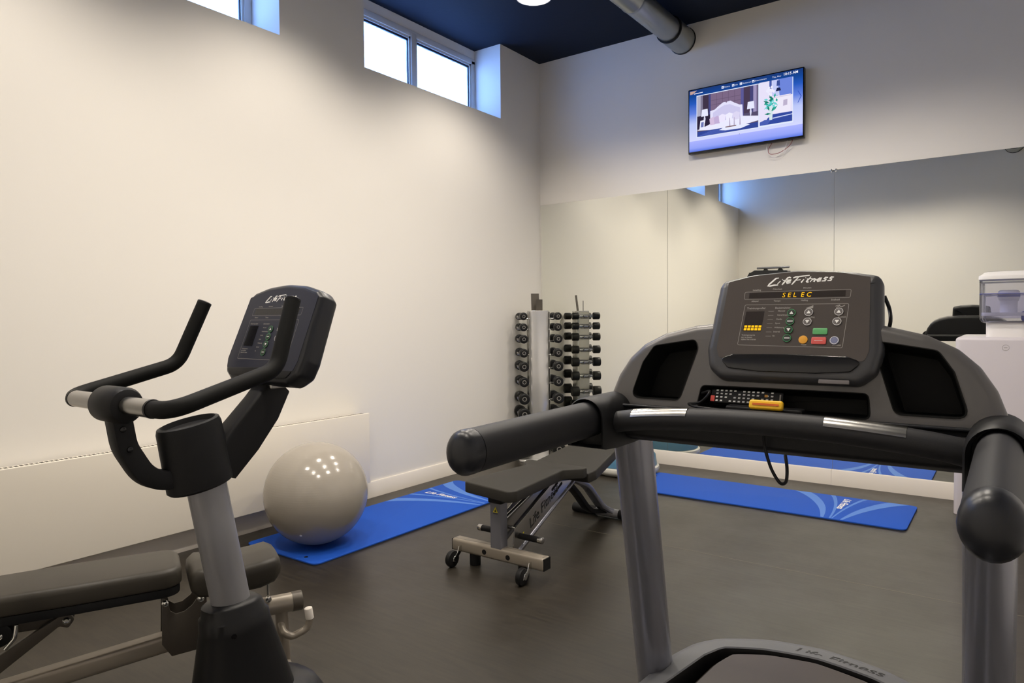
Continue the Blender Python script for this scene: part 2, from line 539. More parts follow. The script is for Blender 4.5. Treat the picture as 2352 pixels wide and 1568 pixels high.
for i, (y0, y1) in enumerate(WINS):
    XB = -0.28
    w = MB()
    z0, z1 = WZ, ZC
    zt = 3.525
    ym = (y0 + y1) / 2
    # outer frame: jambs, head, sill, mullion
    w.box((XB - 0.07, y0, z0), (XB, y0 + 0.05, zt), 0.004)
    w.box((XB - 0.07, y1 - 0.05, z0), (XB, y1, zt), 0.004)
    w.box((XB - 0.07, y0, zt - 0.03), (XB, y1, zt + 0.02), 0.004)
    w.box((XB - 0.07, y0, z0), (XB, y1, z0 + 0.05), 0.004)
    w.box((XB - 0.07, ym - 0.028, z0), (XB + 0.004, ym + 0.028, zt), 0.004)
    wf = struct(w.build('window_%d' % (i + 1), 'frame'))
    h = MB(); h.box((XB - 0.07, y0, zt + 0.02), (XB - 0.006, y1, z1)); h.build('window_head', 'wall', wf, smooth=0)
    for a, c in ((y0 + 0.05, ym - 0.028), (ym + 0.028, y1 - 0.05)):
        q = MB()
        fw = 0.018
        for lo, hi in (((a, z0 + 0.05), (a + fw, zt - 0.03)), ((c - fw, z0 + 0.05), (c, zt - 0.03)), ((a, z0 + 0.05), (c, z0 + 0.05 + fw)), ((a, zt - 0.03 - fw), (c, zt - 0.03))):
            q.box((XB - 0.045, lo[0], lo[1]), (XB - 0.008, hi[0], hi[1]))
        sh = q.build('sash', 'frame', wf, smooth=0)
        g = MB()
        gw = 0.007
        A, B_, z2, z3 = a + fw, c - fw, z0 + 0.05 + fw, zt - 0.03 - fw
        for lo, hi in (((A, z2), (A + gw, z3)), ((B_ - gw, z2), (B_, z3)), ((A, z3 - 0.016), (B_, z3)), ((A, z2), (B_, z2 + gw))):
            g.box((XB - 0.03, lo[0], lo[1]), (XB - 0.018, hi[0], hi[1]))
        g.build('gasket', 'gasket', sh, smooth=0)
        p = MB(); p.box((XB - 0.028, A, z2), (XB - 0.024, B_, z3)); p.build('pane', 'pane', sh, smooth=0)
b = MB(); b.prism([(0, 0), (0.016, 0), (0.016, 0.106), (0.012, 0.112), (0, 0.112)], (0, YR, 0), EX, EZ, EY, -YR)
struct(b.build('baseboard_left', 'skirt'))
b = MB()
b.prism([(0, 0), (0.018, 0), (0.018, 0.109), (0.014, 0.115), (0, 0.115)], (0.016, 0, 0), -EY, EZ, EX, 2.545)
b.prism([(0, 0), (0.018, 0), (0.018, 0.109), (0.014, 0.115), (0, 0.115)], (2.562, 0, 0), -EY, EZ, EX, XR - 2.562)
struct(b.build('baseboard_back', 'skirt'))
b = MB(); b.prism([(0, 0), (0.016, 0), (0.016, 0.112), (0, 0.112)], (0.016, YR, 0), EY, EZ, EX, XR - 0.016)
struct(b.build('baseboard_rear', 'skirt'))
# floor seam strips (welded joints of the rubber sheet)
b = MB(); b.box((0.02, -1.978, 0.0), (XR - 0.02, -1.974, 0.0006)); struct(b.build('trim_1', M('floor_weld', (104, 98, 86), 0.4), smooth=0))

# ------------------------------------------------------------------ mirrors
seams = [0.012, 1.279, 2.568, 3.857, XR - 0.01]
mlab = ['mirror panel touching the room corner, behind the dumbbell tower',
        'mirror panel under the left half of the television, second from the room corner',
        'mirror panel on the back wall behind the treadmill console, third from the corner',
        'mirror panel behind the water dispenser, farthest from the room corner']
for i in range(4):
    b = MB()
    x0, x1 = seams[i] + 0.0012, seams[i + 1] - 0.0012
    b.box((x0, -0.006, 0.1155), (x1, -0.0002, 2.302))
    o = b.build('mirror_panel', ['mirror', 'mirror_edge'], smooth=0)
    for p in o.data.polygons:
        if p.normal.y > -0.9: p.material_index = 1
    tag(o, mlab[i], 'mirror', 'wall mirror panels')
    if i in (1, 2):
        xc = x0 + 0.008 if i == 2 else x1 - 0.02
        c = MB(); c.box((xc - 0.006, -0.009, 2.285), (xc + 0.006, -0.0062, 2.309), 0.0012)
        c.build('mirror_clip', 'chrome', o)

# ------------------------------------------------------------------ ceiling lamps (surface mounted cylinders)
LX, LY = (0.89, 1.92, 2.95), (-1.40, -2.97, -4.53)
ln_x = ('nearest the window wall', 'in the middle column', 'farthest from the window wall')
ln_y = ('row nearest the mirror wall', 'middle row', 'row nearest the rear wall')
for j, y in enumerate(LY):
    for i, x in enumerate(LX):
        t = thing('ceiling_downlight', 'round ceiling downlight %s, %s' % (ln_x[i], ln_y[j]), 'ceiling light', (x, y, ZC), 0, 'ceiling downlights')
        b = MB()
        b.lathe([(0.128, 0.0), (0.128, -0.132), (0.126, -0.137), (0.119, -0.138), (0.117, -0.132), (0.117, -0.118)], (0, 0, 0), 40, True, False)
        b.build('housing', 'lampbody', t)
        b = MB(); b.lathe([(0.117, -0.130), (0.117, -0.134)], (0, 0, 0), 40); b.build('diffuser', 'lamp', t)
        ld = bpy.data.lights.new('downlight', 'SPOT')
        ld.energy = 73; ld.color = (1.0, 0.91, 0.795)
        ld.spot_size = math.radians(140); ld.spot_blend = 0.6; ld.shadow_soft_size = 0.10
        lo = bpy.data.objects.new('downlight', ld); COL.objects.link(lo)
        lo.location = (x, y, ZC - 0.225)

# ------------------------------------------------------------------ ducts
def duct(name, x, z, r, label):
    t = thing(name, label, 'duct', (x, 0, z), 0, 'ventilation ducts')
    b = MB()
    L = -YR
    st = [(r, -0.27), (r, -0.60), (r + 0.003, -0.603), (r + 0.003, -0.612), (r, -0.615)]
    y = -0.615
    prof = [(r, -0.26), (r, -0.9)]
    for yy in (-0.92, -1.9, -2.9, -3.9, -4.9):
        prof += [(r, yy), (r + 0.003, yy - 0.004), (r + 0.003, yy - 0.016), (r, yy - 0.02)]
    prof += [(r, -(L - 0.26))]
    b.lathe(prof, (0, 0, 0), 36, ax=(EX, EZ, EY)); b.build('pipe', 'galv', t)
    for y0, s_ in ((0, 1), (-L, -1)):
        b = MB(); b.lathe([(r + 0.004, y0 - s_ * 0.28), (r + 0.012, y0 - s_ * 0.27), (r + 0.012, y0 - s_ * 0.004)], (0, 0, 0), 36, ax=(EX, EZ, EY)); b.build('collar', 'galv', t)
        b = MB()
        b.lathe([(r + 0.006, y0 - s_ * 0.292), (r + 0.014, y0 - s_ * 0.290), (r + 0.014, y0 - s_ * 0.278), (r + 0.006, y0 - s_ * 0.276)], (0, 0, 0), 36, ax=(EX, EZ, EY))
        b.build('seal_ring', 'black2', t)
        b = MB(); b.lathe([(r + 0.013, y0 - s_ * 0.012), (r + 0.017, y0 - s_ * 0.010), (r + 0.017, y0 - s_ * 0.001), (r + 0.01, y0 - s_ * 0.001)], (0, 0, 0), 36, ax=(EX, EZ, EY)); b.build('seal_ring', 'black2', t)
    for y0 in (-0.33, -1.2, -3.2, -5.2):
        b = MB(); b.cyl((0.03, y0, r * 0.9), (0.03, y0, ZC - z), 0.004, 8); b.box((0.018, y0 - 0.01, r * 0.96), (0.042, y0 + 0.01, r * 0.96 + 0.012)); b.build('hanger', 'steel', t)
duct('ventilation_duct', 1.412, 3.50, 0.093, 'round galvanised duct under the dark ceiling, entering the wall above the television')
duct('ventilation_duct', 3.60, 3.455, 0.093, 'galvanised duct overhead, its round end showing only at the mirror top above the dispenser')

# ------------------------------------------------------------------ television
tv = thing('wall_television', 'flat television on the wall above the mirror showing a blue menu with bedroom pictures', 'television', (1.925, 0, 2.81))
TO = (1.925, 0, 2.81)
x0, x1, z0, z1 = 1.482, 2.368, 2.556, 3.07
b = MB(TO); b.prism(rrect(x1 - x0, z1 - z0, 0.006, 3, (x0 + x1) / 2, (z0 + z1) / 2), (0, -0.015, 0), EX, EZ, -EY, 0.045, 0.002); b.build('housing', 'gblack', tv)
b = MB(TO); b.box((1.75, -0.016, 2.66), (2.1, -0.0002, 2.96), 0.003); b.build('wall_bracket', 'black', tv)
sx0, sz0 = 1.485, 2.557     # picture coordinates below are metres from this corner
def SCR(pts): return [(sx0 + u, sz0 + v) for u, v in pts]
b = MB(TO); b.add([(x, -0.0605, z) for x, z in ((x0 + 0.008, z0 + 0.016), (x1 - 0.008, z0 + 0.016), (x1 - 0.008, z1 - 0.008), (x0 + 0.008, z1 - 0.008))], [(0, 1, 2, 3)])
scr = b.build('screen', 'tv_bg', tv, smooth=0)
E_ = {}
def ecol(c):
    if c not in E_: E_[c] = M_emit('tv_colour_%d' % len(E_), c, 1.0)
    return E_[c]
class Pic:
    def __init__(s): s.mb = MB(TO); s.mats = []; s.k = 0
    def p(s, c, pts):
        m = ecol(c)
        if m not in s.mats: s.mats.append(m)
        s.k += 1
        s.mb.add([(sx0 + u, -0.0607 - s.k * 0.00002, sz0 + v) for u, v in pts], [tuple(range(len(pts)))], s.mats.index(m)); return s
    def r(s, c, u0, v0, u1, v1): return s.p(c, [(u0, v0), (u1, v0), (u1, v1), (u0, v1)])
    def t(s, c, txt, size, u, v, shear=0.0, bold=0.0, align='LEFT'):
        m = ecol(c)
        if m not in s.mats: s.mats.append(m)
        vf = text2d(txt, size, shear, bold, align)
        s.k += 1
        s.mb.add([(sx0 + u + x, -0.0607 - s.k * 0.00002, sz0 + v + y) for x, y in vf[0]], vf[1], s.mats.index(m)); return s
pc = Pic()
pc.r((226, 234, 255), 0.066, 0.122, 0.806, 0.456)
pc.r((92, 78, 104), 0.071, 0.128, 0.553, 0.45)
for u0, u1, c in ((0.071, 0.1, (176, 174, 196)), (0.1, 0.118, (128, 122, 148)), (0.118, 0.165, (64, 52, 74)), (0.165, 0.182, (70, 72, 130)), (0.182, 0.42, (124, 104, 134)), (0.42, 0.442, (92, 90, 152)), (0.442, 0.49, (74, 60, 84)), (0.49, 0.515, (70, 70, 120)), (0.515, 0.54, (160, 150, 190)), (0.54, 0.553, (104, 94, 128))):
    pc.r(c, u0, 0.2, u1, 0.45)
for u in (0.228, 0.275, 0.322, 0.37): pc.r((104, 86, 114), u, 0.3, u + 0.003, 0.45)
for v in (0.395, 0.36): pc.r((98, 82, 108), 0.182, v, 0.42, v + 0.003)
pc.r((46, 38, 62), 0.071, 0.19, 0.182, 0.29)
pc.r((86, 78, 108), 0.442, 0.2, 0.553, 0.25)
pc.p((228, 226, 252), [(0.178, 0.19), (0.178, 0.315), (0.215, 0.322), (0.25, 0.347), (0.283, 0.366), (0.3, 0.366), (0.307, 0.357), (0.315, 0.366), (0.34, 0.368), (0.372, 0.346), (0.41, 0.325), (0.432, 0.322), (0.438, 0.19)])
pc.p((206, 202, 238), [(0.2, 0.2), (0.2, 0.298), (0.25, 0.325), (0.29, 0.342), (0.335, 0.342), (0.375, 0.32), (0.415, 0.302), (0.415, 0.2)])
pc.p((236, 236, 255), [(0.071, 0.18), (0.182, 0.215), (0.43, 0.235), (0.553, 0.215), (0.553, 0.18), (0.44, 0.165), (0.2, 0.165)])
for u, v, c in ((0.2, 0.225, (214, 192, 224)), (0.235, 0.228, (196, 176, 216)), (0.275, 0.235, (238, 232, 255)), (0.33, 0.236, (240, 238, 255)), (0.385, 0.236, (222, 216, 244))):
    pc.p(c, [(u - 0.022, v - 0.02), (u + 0.02, v - 0.02), (u + 0.028, v + 0.03), (u, v + 0.042), (u - 0.028, v + 0.03)])
pc.r((52, 72, 152), 0.074, 0.128, 0.553, 0.168)
for k in range(6): pc.p((84, 104, 190), [(0.075 + 0.02 * k, 0.133 + 0.005 * k), (0.3 + 0.03 * k, 0.131 + 0.005 * k), (0.3 + 0.03 * k, 0.1335 + 0.005 * k), (0.075 + 0.02 * k, 0.136 + 0.005 * k)])
pc.p((232, 236, 255), [(0.25, 0.155), (0.3, 0.145), (0.42, 0.142), (0.49, 0.16), (0.42, 0.178), (0.3, 0.176)])
for u in (0.33, 0.365, 0.41): pc.p((180, 170, 200), [(u, 0.17), (u + 0.01, 0.17), (u + 0.006, 0.236), (u + 0.002, 0.236)])
pc.r((130, 104, 110), 0.3, 0.166, 0.385, 0.174)
for u, v, w_ in ((0.105, 0.283, 0.056), (0.468, 0.277, 0.056)):
    pc.p((232, 234, 255), [(u, v), (u + w_, v), (u + w_ - 0.004, v + 0.055), (u + 0.006, v + 0.055)])
    pc.p((216, 216, 240), [(u + w_ / 2 - 0.004, v), (u + w_ / 2 + 0.004, v), (u + w_ / 2 + 0.008, v - 0.022), (u + w_ / 2 + 0.003, v - 0.052), (u + w_ / 2 - 0.003, v - 0.052), (u + w_ / 2 - 0.008, v - 0.022)])
pc.p((238, 240, 255), [(0.09, 0.185), (0.131, 0.187), (0.136, 0.254), (0.098, 0.252)])
pc.p((110, 120, 180), [(0.101, 0.2), (0.124, 0.201), (0.126, 0.24), (0.105, 0.239)])
# second picture: flowers and a white dresser
pc.r((232, 226, 250), 0.561, 0.134, 0.801, 0.458)
pc.p((110, 134, 220), [(0.69, 0.32), (0.801, 0.33), (0.801, 0.458), (0.66, 0.458)])
pc.p((198, 204, 248), [(0.655, 0.34), (0.70, 0.34), (0.70, 0.458), (0.655, 0.458)])
pc.p((72, 92, 170), [(0.635, 0.39), (0.652, 0.39), (0.652, 0.458), (0.635, 0.458)])
pc.p((60, 78, 150), [(0.687, 0.41), (0.712, 0.41), (0.71, 0.45), (0.69, 0.45)])
pc.p((28, 36, 80), [(0.682, 0.372), (0.72, 0.372), (0.712, 0.396), (0.69, 0.396)])
pc.p((206, 212, 240), [(0.694, 0.33), (0.71, 0.33), (0.706, 0.372), (0.698, 0.372)])
pc.p((240, 234, 250), [(0.655, 0.208), (0.788, 0.212), (0.79, 0.335), (0.66, 0.336)])
pc.p((216, 206, 228), [(0.66, 0.33), (0.79, 0.33), (0.79, 0.324), (0.66, 0.324)])
pc.p((190, 178, 206), [(0.735, 0.255), (0.765, 0.258), (0.766, 0.30), (0.737, 0.298)])
pc.p((52, 74, 160), [(0.6, 0.134), (0.801, 0.134), (0.801, 0.205), (0.655, 0.206), (0.62, 0.18)])
pc.p((206, 216, 250), [(0.66, 0.172), (0.801, 0.182), (0.801, 0.188), (0.66, 0.18)])
pc.p((74, 94, 180), [(0.565, 0.134), (0.62, 0.134), (0.65, 0.17), (0.6, 0.172), (0.565, 0.16)])
pc.p((214, 232, 236), [(0.636, 0.165), (0.657, 0.165), (0.662, 0.268), (0.631, 0.268)])
rr = random.Random(3)
for k in range(26):
    u, v = rr.gauss(0.648, 0.026), rr.gauss(0.285, 0.034)
    c = rr.choice(((44, 168, 150), (70, 196, 190), (28, 128, 110), (110, 214, 214)))
    a = rr.uniform(0, 6.28); L_ = rr.uniform(0.014, 0.03)
    pc.p(c, [(u - L_ * math.cos(a), v - L_ * math.sin(a)), (u + 0.008 * math.sin(a), v - 0.008 * math.cos(a)), (u + L_ * math.cos(a), v + L_ * math.sin(a)), (u - 0.008 * math.sin(a), v + 0.008 * math.cos(a))])
for k in range(14):
    u, v = rr.gauss(0.648, 0.016), rr.gauss(0.37, 0.022)
    pc.p((238, 236, 255), [(u + 0.009 * math.cos(q), v + 0.011 * math.sin(q)) for q in (0, 1, 2, 3, 4, 5)])
pc.build = None
pc.mb.build('picture', pc.mats, scr, smooth=0)
hd = Pic()
hd.k = 60
for u, txt in ((0.27, 'Rooms'), (0.352, 'Info'), (0.412, 'Restaurant'), (0.506, 'Entertainment')):
    hd.r((236, 240, 255), u, 0.472, u + 0.018, 0.49); hd.r((40, 80, 160), u + 0.004, 0.476, u + 0.013, 0.482)
    hd.t((226, 234, 255), txt, 0.015, u + 0.022, 0.476)
hd.t((230, 234, 255), 'Thu, Nov', 0.017, 0.655, 0.474)
hd.t((246, 246, 255), '10:15 AM', 0.027, 0.735, 0.476, bold=0.0004)
hd.p((196, 160, 150), [(0.013, 0.472), (0.035, 0.474), (0.07, 0.497), (0.013, 0.497)])
hd.p((236, 236, 255), [(0.045, 0.471), (0.118, 0.473), (0.118, 0.478), (0.045, 0.477)])
hd.p((54, 84, 190), [(0.838, 0.345), (0.842, 0.347), (0.866, 0.304), (0.842, 0.258), (0.838, 0.26), (0.860, 0.304)])
hd.r((30, 40, 90), 0.408, 0.098, 0.412, 0.102)
hd.mb.build('menu_lettering', hd.mats, scr, smooth=0)
b = MB(TO)
b.tube(catmull([(2.29, -0.03, 2.575), (2.26, -0.03, 2.52), (2.19, -0.028, 2.478), (2.12, -0.028, 2.475), (2.105, -0.028, 2.51), (2.13, -0.02, 2.56)], 6), 0.0022, 6); b.build('red_wire', 'redcable', tv, label='thin red wire hanging below')
b = MB(TO)
b.tube(catmull([(2.25, -0.032, 2.575), (2.22, -0.03, 2.49), (2.16, -0.028, 2.448), (2.11, -0.028, 2.47), (2.09, -0.028, 2.52), (2.1, -0.02, 2.57)], 6), 0.0018, 6); b.build('white_wire', 'white', tv, label='thin white wire hanging below')

# ------------------------------------------------------------------ radiator under the windows
ra = thing('wall_radiator', 'long flat cream radiator casing hung low on the left wall behind the exercise bike', 'radiator', (0, -3.5, 0.142))
RO = (0, -3.5, 0.142)
b = MB(RO); b.prism(rrect(4.745 - 2.285, 0.474, 0.004, 2, -(4.745 + 2.285) / 2, 0.142 + 0.237), (0.108, 0, 0), EY, EZ, EX, 0.013, 0.003); b.build('front_panel', 'radiator', ra)
b = MB(RO)
b.box((0.03, -4.74, 0.16), (0.106, -2.30, 0.60)); b.build('casing', 'radiator', ra, smooth=0)
b = MB(RO); b.box((0.022, -4.74, 0.60), (0.108, -2.288, 0.607)); gr = b.build('top_grille', 'radiator', ra, smooth=0)
b = MB(RO)
for k in range(120):
    y = -4.70 + k * 0.0202
    for x in (0.036, 0.056, 0.076): b.box((x, y, 0.6065), (x + 0.014, y + 0.013, 0.6078))
b.build('slots', 'slot', gr, smooth=0)
for y in (-4.5, -3.5, -2.5):
    b = MB(RO); b.box((0.0, y, 0.22), (0.032, y + 0.05, 0.56)); b.build('wall_bracket', 'radiator', ra, smooth=0)

# ------------------------------------------------------------------ exercise ball and mats
b = MB((0.53, -3.055, 0.014)); c0 = V3((0.53, -3.055, 0.293)); R = 0.279
b.lathe([(max(0.0005, R * math.sin(a)), -R * math.cos(a)) for a in [PI * k / 40 for k in range(41)]], c0, 64)
bl = b.build('exercise_ball', 'ball', None, smooth=80)
bl.location = (0.53, -3.055, 0.014)
tag(bl, 'large grey exercise ball resting on the blue mat by the left wall', 'ball')
# valve plug
v = V3((0.36, -0.62, -0.55)).normalized()
q = MB((0.53, -3.055, 0.014)); q.cyl(c0 + v * (R - 0.002), c0 + v * (R + 0.002), 0.006, 12); q.build('valve_plug', 'white', bl)

def yoga_mat(name, label, loc, rotz):
    # local: +y towards the printed end (y=0), x from 0 (wide print side) to 0.6 (focus side), 1.8 long
    t = thing(name, label, 'mat', loc, rotz, 'blue gym mats')
    W, L = 0.60, 1.80
    b = MB()
    outer = rpoly([(0, -L), (W, -L), (W, 0), (0, 0)], 0.045, 6)
    b.prism(outer, (0, 0, 0), h=0.006, bev=0.0)
    b.build('underside', 'matedge', t, smooth=0)
    b = MB(); b.prism(outer, (0, 0, 0.006), h=0.0065, bev=0.002, bev0=0); top = b.build('foam_top', 'mat', t)
    b = MB()
    def band(p0, p1, q0, q1, bow):
        # quad strip from (p0,p1) on x=0 side to (q0,q1) on focus side, with a bow
        n = 10; vs = []; fs = []
        for k in range(n + 1):
            f = k / n
            e = f ** 0.75
            ya = p0 + (q0 - p0) * e + bow * math.sin(PI * f); yb = p1 + (q1 - p1) * e + bow * math.sin(PI * f)
            x = 0.006 + (W - 0.012) * f
            vs += [(x, ya), (x, yb)]
        for k in range(n): fs.append((2 * k, 2 * k + 1, 2 * k + 3, 2 * k + 2))
        b.mesh2d((vs, fs), (0, 0, 0.0125), EX, EY, 0.0004)
    band(-0.165, -0.05, -0.352, -0.338, -0.02)
    band(-0.315, -0.29, -0.403, -0.395, -0.01)
    band(-0.52, -0.49, -0.415, -0.405, 0.015)
    band(-0.75, -0.645, -0.462, -0.445, 0.03)
    b.build('fan_print', 'matart', top, smooth=0)
    b = MB()
    b.mesh2d(place2d(text2d('Life Fitness', 0.062, 0.35, 0.0012), 0.06, -0.42, 0.0), (0, 0, 0.0125), EX, EY, 0.0005)
    b.build('lettering', 'white_ink', top, smooth=0)
    b = MB()
    for x in (0.13, 0.47):
        b = MB()
        b.mesh2d(([(x + 0.011 * math.cos(2 * PI * k / 16), -L + 0.045 + 0.011 * math.sin(2 * PI * k / 16)) for k in range(16)], [tuple(range(16))]), (0, 0, 0.0125), EX, EY, 0.0005)
        b.build('eyelet', 'black_ink', top, smooth=0)
    return t
yoga_mat('exercise_mat', 'blue exercise mat along the left wall with a grey ball standing on it', (0.195, -1.48, 0), 0)
yoga_mat('exercise_mat', 'empty blue exercise mat lying along the mirror wall beyond the treadmill', (3.152, -0.375, 0), -PI / 2)

# ------------------------------------------------------------------ balance dome trainer
bd = thing('balance_trainer', 'blue half-ball balance trainer on a pale platform beside the adjustable bench', 'balance trainer', (1.10, -0.45, 0))
b = MB(); b.lathe([(0.12, 0.0), (0.245, 0.006), (0.262, 0.02), (0.272, 0.03), (0.276, 0.045), (0.272, 0.062), (0.262, 0.068), (0.2, 0.07)], (0, 0, 0), 56); b.build('platform', 'platform', bd)
b = MB(); b.lathe([(0.252, 0.066), (0.257, 0.075), (0.253, 0.10), (0.245, 0.15), (0.2, 0.198), (0.13, 0.228), (0.06, 0.238), (0.001, 0.24)], (0, 0, 0), 56); b.build('dome', 'dome', bd)

def cut(o, cutters):
    """carve recesses into a finished mesh; the carving tools are removed again"""
    for mb in cutters:
        c = mb.build('tool', 'black', None, smooth=0)
        c.location = o.parent.location if o.parent else (0, 0, 0)
        md = o.modifiers.new('carve', 'BOOLEAN'); md.operation = 'DIFFERENCE'; md.object = c; md.solver = 'EXACT'
        c['tool'] = 1
    bpy.context.view_layer.update()
    dg = bpy.context.evaluated_depsgraph_get()
    me = bpy.data.meshes.new_from_object(o.evaluated_get(dg))
    old = o.data
    tools = [m.object for m in o.modifiers]
    o.modifiers.clear()
    o.data = me
    nm = old.name
    bpy.data.meshes.remove(old); me.name = nm
    while len(me.materials) > 1: me.materials.pop()
    for p in me.polygons: p.material_index = 0
    for t in tools:
        m = t.data; bpy.data.objects.remove(t); bpy.data.meshes.remove(m)
    me.polygons.foreach_set('use_smooth', [True] * len(me.polygons))
    me.set_sharp_from_angle(angle=math.radians(40))

def resample(poly, n):
    P = [Vector(p) for p in poly] + [Vector(poly[0])]
    L = [0.0]
    for i in range(len(P) - 1): L.append(L[-1] + (P[i + 1] - P[i]).length)
    out = []; j = 0
    for k in range(n):
        t = L[-1] * k / n
        while L[j + 1] < t: j += 1
        f = (t - L[j]) / max(1e-9, L[j + 1] - L[j])
        q = P[j].lerp(P[j + 1], f); out.append((q.x, q.y))
    return out

# ------------------------------------------------------------------ console decals shared by treadmill and bike
def console_decals(panel, o, U, V, box, disp, matrix, dark, led_text, green_x, uc, logo_w, logo_at):
    """printed artwork on a console: o/U/V = the plane, coordinates in metres on it"""
    N = V3(U).cross(V3(V))
    b = MB(TREF); b.mesh2d(place2d(script_logo(logo_w), logo_at[0], logo_at[1], 0.035), o, U, V, 0.0012); b.build('logo', 'white_ink', panel, smooth=0)
    b = MB(TREF)
    b.mesh2d(frame2d(rpoly(box, 0.004, 3), 0.0009), o, U, V, 0.0010)
    b.mesh2d(frame2d(rpoly(disp, 0.004, 3), 0.0008), o, U, V, 0.0010)
    b.build('outline_print', 'grey_ink', panel, smooth=0)
    return N

def bars(b, o, U, V, items, lift=0.0011):
    for u, v, w, h in items: b.mesh2d(([(u, v), (u + w, v), (u + w, v + h), (u, v + h)], [(0, 1, 2, 3)]), o, U, V, lift)

def tri(u, v, s, up=True):
    k = 1 if up else -1
    return ([(u - s, v - k * s * 0.7), (u + s, v - k * s * 0.7), (u, v + k * s)], [(0, 1, 2)])

# ------------------------------------------------------------------ treadmill
TC = 3.222
tm = thing('treadmill', 'grey and black treadmill with a lit display, facing the mirror wall', 'treadmill', (TC, -3.75, 0))
TREF = V3((TC, -3.75, 0))
def mirx(pts): return [(2 * TC - p[0], p[1], p[2]) for p in pts]

# uprights: oval posts leaning towards the runner
post_prof = [(x, y) for x, y in circ(0.047, 28, ry=0.062)]
for s in (0, 1):
    P = [(TC - 0.388, -3.655, 0.02), (TC - 0.388, -3.845, 0.97)]
    if s: P = mirx(P)
    b = MB(TREF); b.tube(P, 1, prof=post_prof, up=EY); b.build('upright', 'gpaint', tm)

# console mast: arched shell spanning the uprights (front face y=-3.90 leaning a little forward)
AO = V3((TC, -3.915, 1.035)); AU = EX; AV = V3((0, 0.16, 1)).normalized(); AN = AU.cross(AV)   # AN points to the runner (-y)
half = [(-0.41, -0.075), (-0.425, 0.0), (-0.40, 0.07), (-0.372, 0.115), (-0.335, 0.15), (-0.28, 0.178), (-0.20, 0.198), (-0.10, 0.208)]
outl = half + [(-u, v) for u, v in reversed(half)]
outl = list(reversed(outl))
outl = outl if sum(outl[i][0] * outl[(i + 1) % len(outl)][1] - outl[(i + 1) % len(outl)][0] * outl[i][1] for i in range(len(outl))) > 0 else list(reversed(outl))
outl = rpoly(outl, 0.05, 4)
b = MB(TREF)
b.prism(outl, AO - AN * 0.115, AU, AV, AN, 0.115, 0.022, 4, bev0=0.03)
mast = b.build('mast_shell', 'shell', tm, 45)
# dark pockets carved into the shell and lined in black
pk = [(-0.358, 0.012), (-0.330, 0.103), (-0.302, 0.145), (-0.196, 0.162), (-0.189, 0.140), (-0.229, 0.012)]
pockets = []
for s in (1, -1):
    P = [(u * s, v) for u, v in pk]
    area = sum(P[i][0] * P[(i + 1) % 6][1] - P[(i + 1) % 6][0] * P[i][1] for i in range(6))
    if area < 0: P = list(reversed(P))
    pockets.append(('bottle_pocket', rpoly(P, 0.02, 5), 0.085))
pockets.append(('reading_ledge', rpoly([(-0.186, -0.002), (0.186, -0.002), (0.181, 0.053), (-0.176, 0.053)], 0.014, 4), 0.05))
cut(mast, [MB(TREF).prism(P, AO - AN * d_, AU, AV, AN, d_ + 0.05) for _, P, d_ in pockets])
mast.data.materials.append(MT['black'])
for p_ in mast.data.polygons:
    if p_.normal.dot(AN) < -0.25: p_.material_index = 1
for nm, P, d_ in pockets:
    b = MB(TREF)
    R3 = lambda q, dd: [AO + AU * x + AV * y - AN * dd for x, y in q]
    b.loft([R3(inset(P, -0.0005), -0.0015), R3(inset(P, 0.0015), -0.0015), R3(inset(P, 0.003), 0.004), R3(inset(P, 0.007), d_ - 0.012), R3(inset(P, 0.012), d_ - 0.004)], False, True)
    b.build(nm, 'recess', mast, 50)

# lower crossbeam with a shelf lip
b = MB(TREF)
sec = rpoly([(-3.955, 1.012), (-3.955, 0.957), (-3.90, 0.940), (-3.80, 0.940), (-3.78, 1.0), (-3.80, 1.02), (-3.94, 1.034)], 0.012, 4)
N_ = 24; rings = []
for k in range(N_ + 1):
    x = TC - 0.402 + 0.804 * k / N_
    rings.append([(x, y, z) for y, z in sec])
b.loft(rings); b.build('crossbeam', 'black', tm)
b = MB(TREF); b.prism(rrect(0.80, 0.012, 0.004, 3), (TC, -3.948, 1.029), EX, EY, EZ, 0.006, 0.002); b.build('shelf_lip', 'dshell', tm)

# curved front bar with pulse plates
bar = catmull([(TC - 0.40, -3.985, 0.985), (TC - 0.30, -4.0, 1.006), (TC - 0.15, -4.012, 1.02), (TC, -4.016, 1.024), (TC + 0.15, -4.012, 1.02), (TC + 0.30, -4.0, 1.006), (TC + 0.40, -3.985, 0.985)], 6)
b = MB(TREF); b.tube(bar, 0.0255, 18); fb = b.build('front_bar', 'grip', tm)
def on_bar(x):
    for i in range(len(bar) - 1):
        if bar[i].x <= x <= bar[i + 1].x:
            f = (x - bar[i].x) / (bar[i + 1].x - bar[i].x); return bar[i].lerp(bar[i + 1], f)
for xa, xb in ((TC - 0.305, TC - 0.165), (TC + 0.12, TC + 0.262)):
    b = MB(TREF)
    vs = []; n = 14
    for k in range(n + 1):
        p = on_bar(xa + (xb - xa) * k / n)
        for q in range(7):
            a = math.radians(22 + 78 * q / 6)
            vs.append(p + V3((0, -math.cos(a) * 0.0268, math.sin(a) * 0.0268)))
    fs = [(k * 7 + q, k * 7 + q + 1, (k + 1) * 7 + q + 1, (k + 1) * 7 + q) for k in range(n) for q in range(6)]
    b.add(vs, fs); b.build('pulse_plate', 'steel', fb)

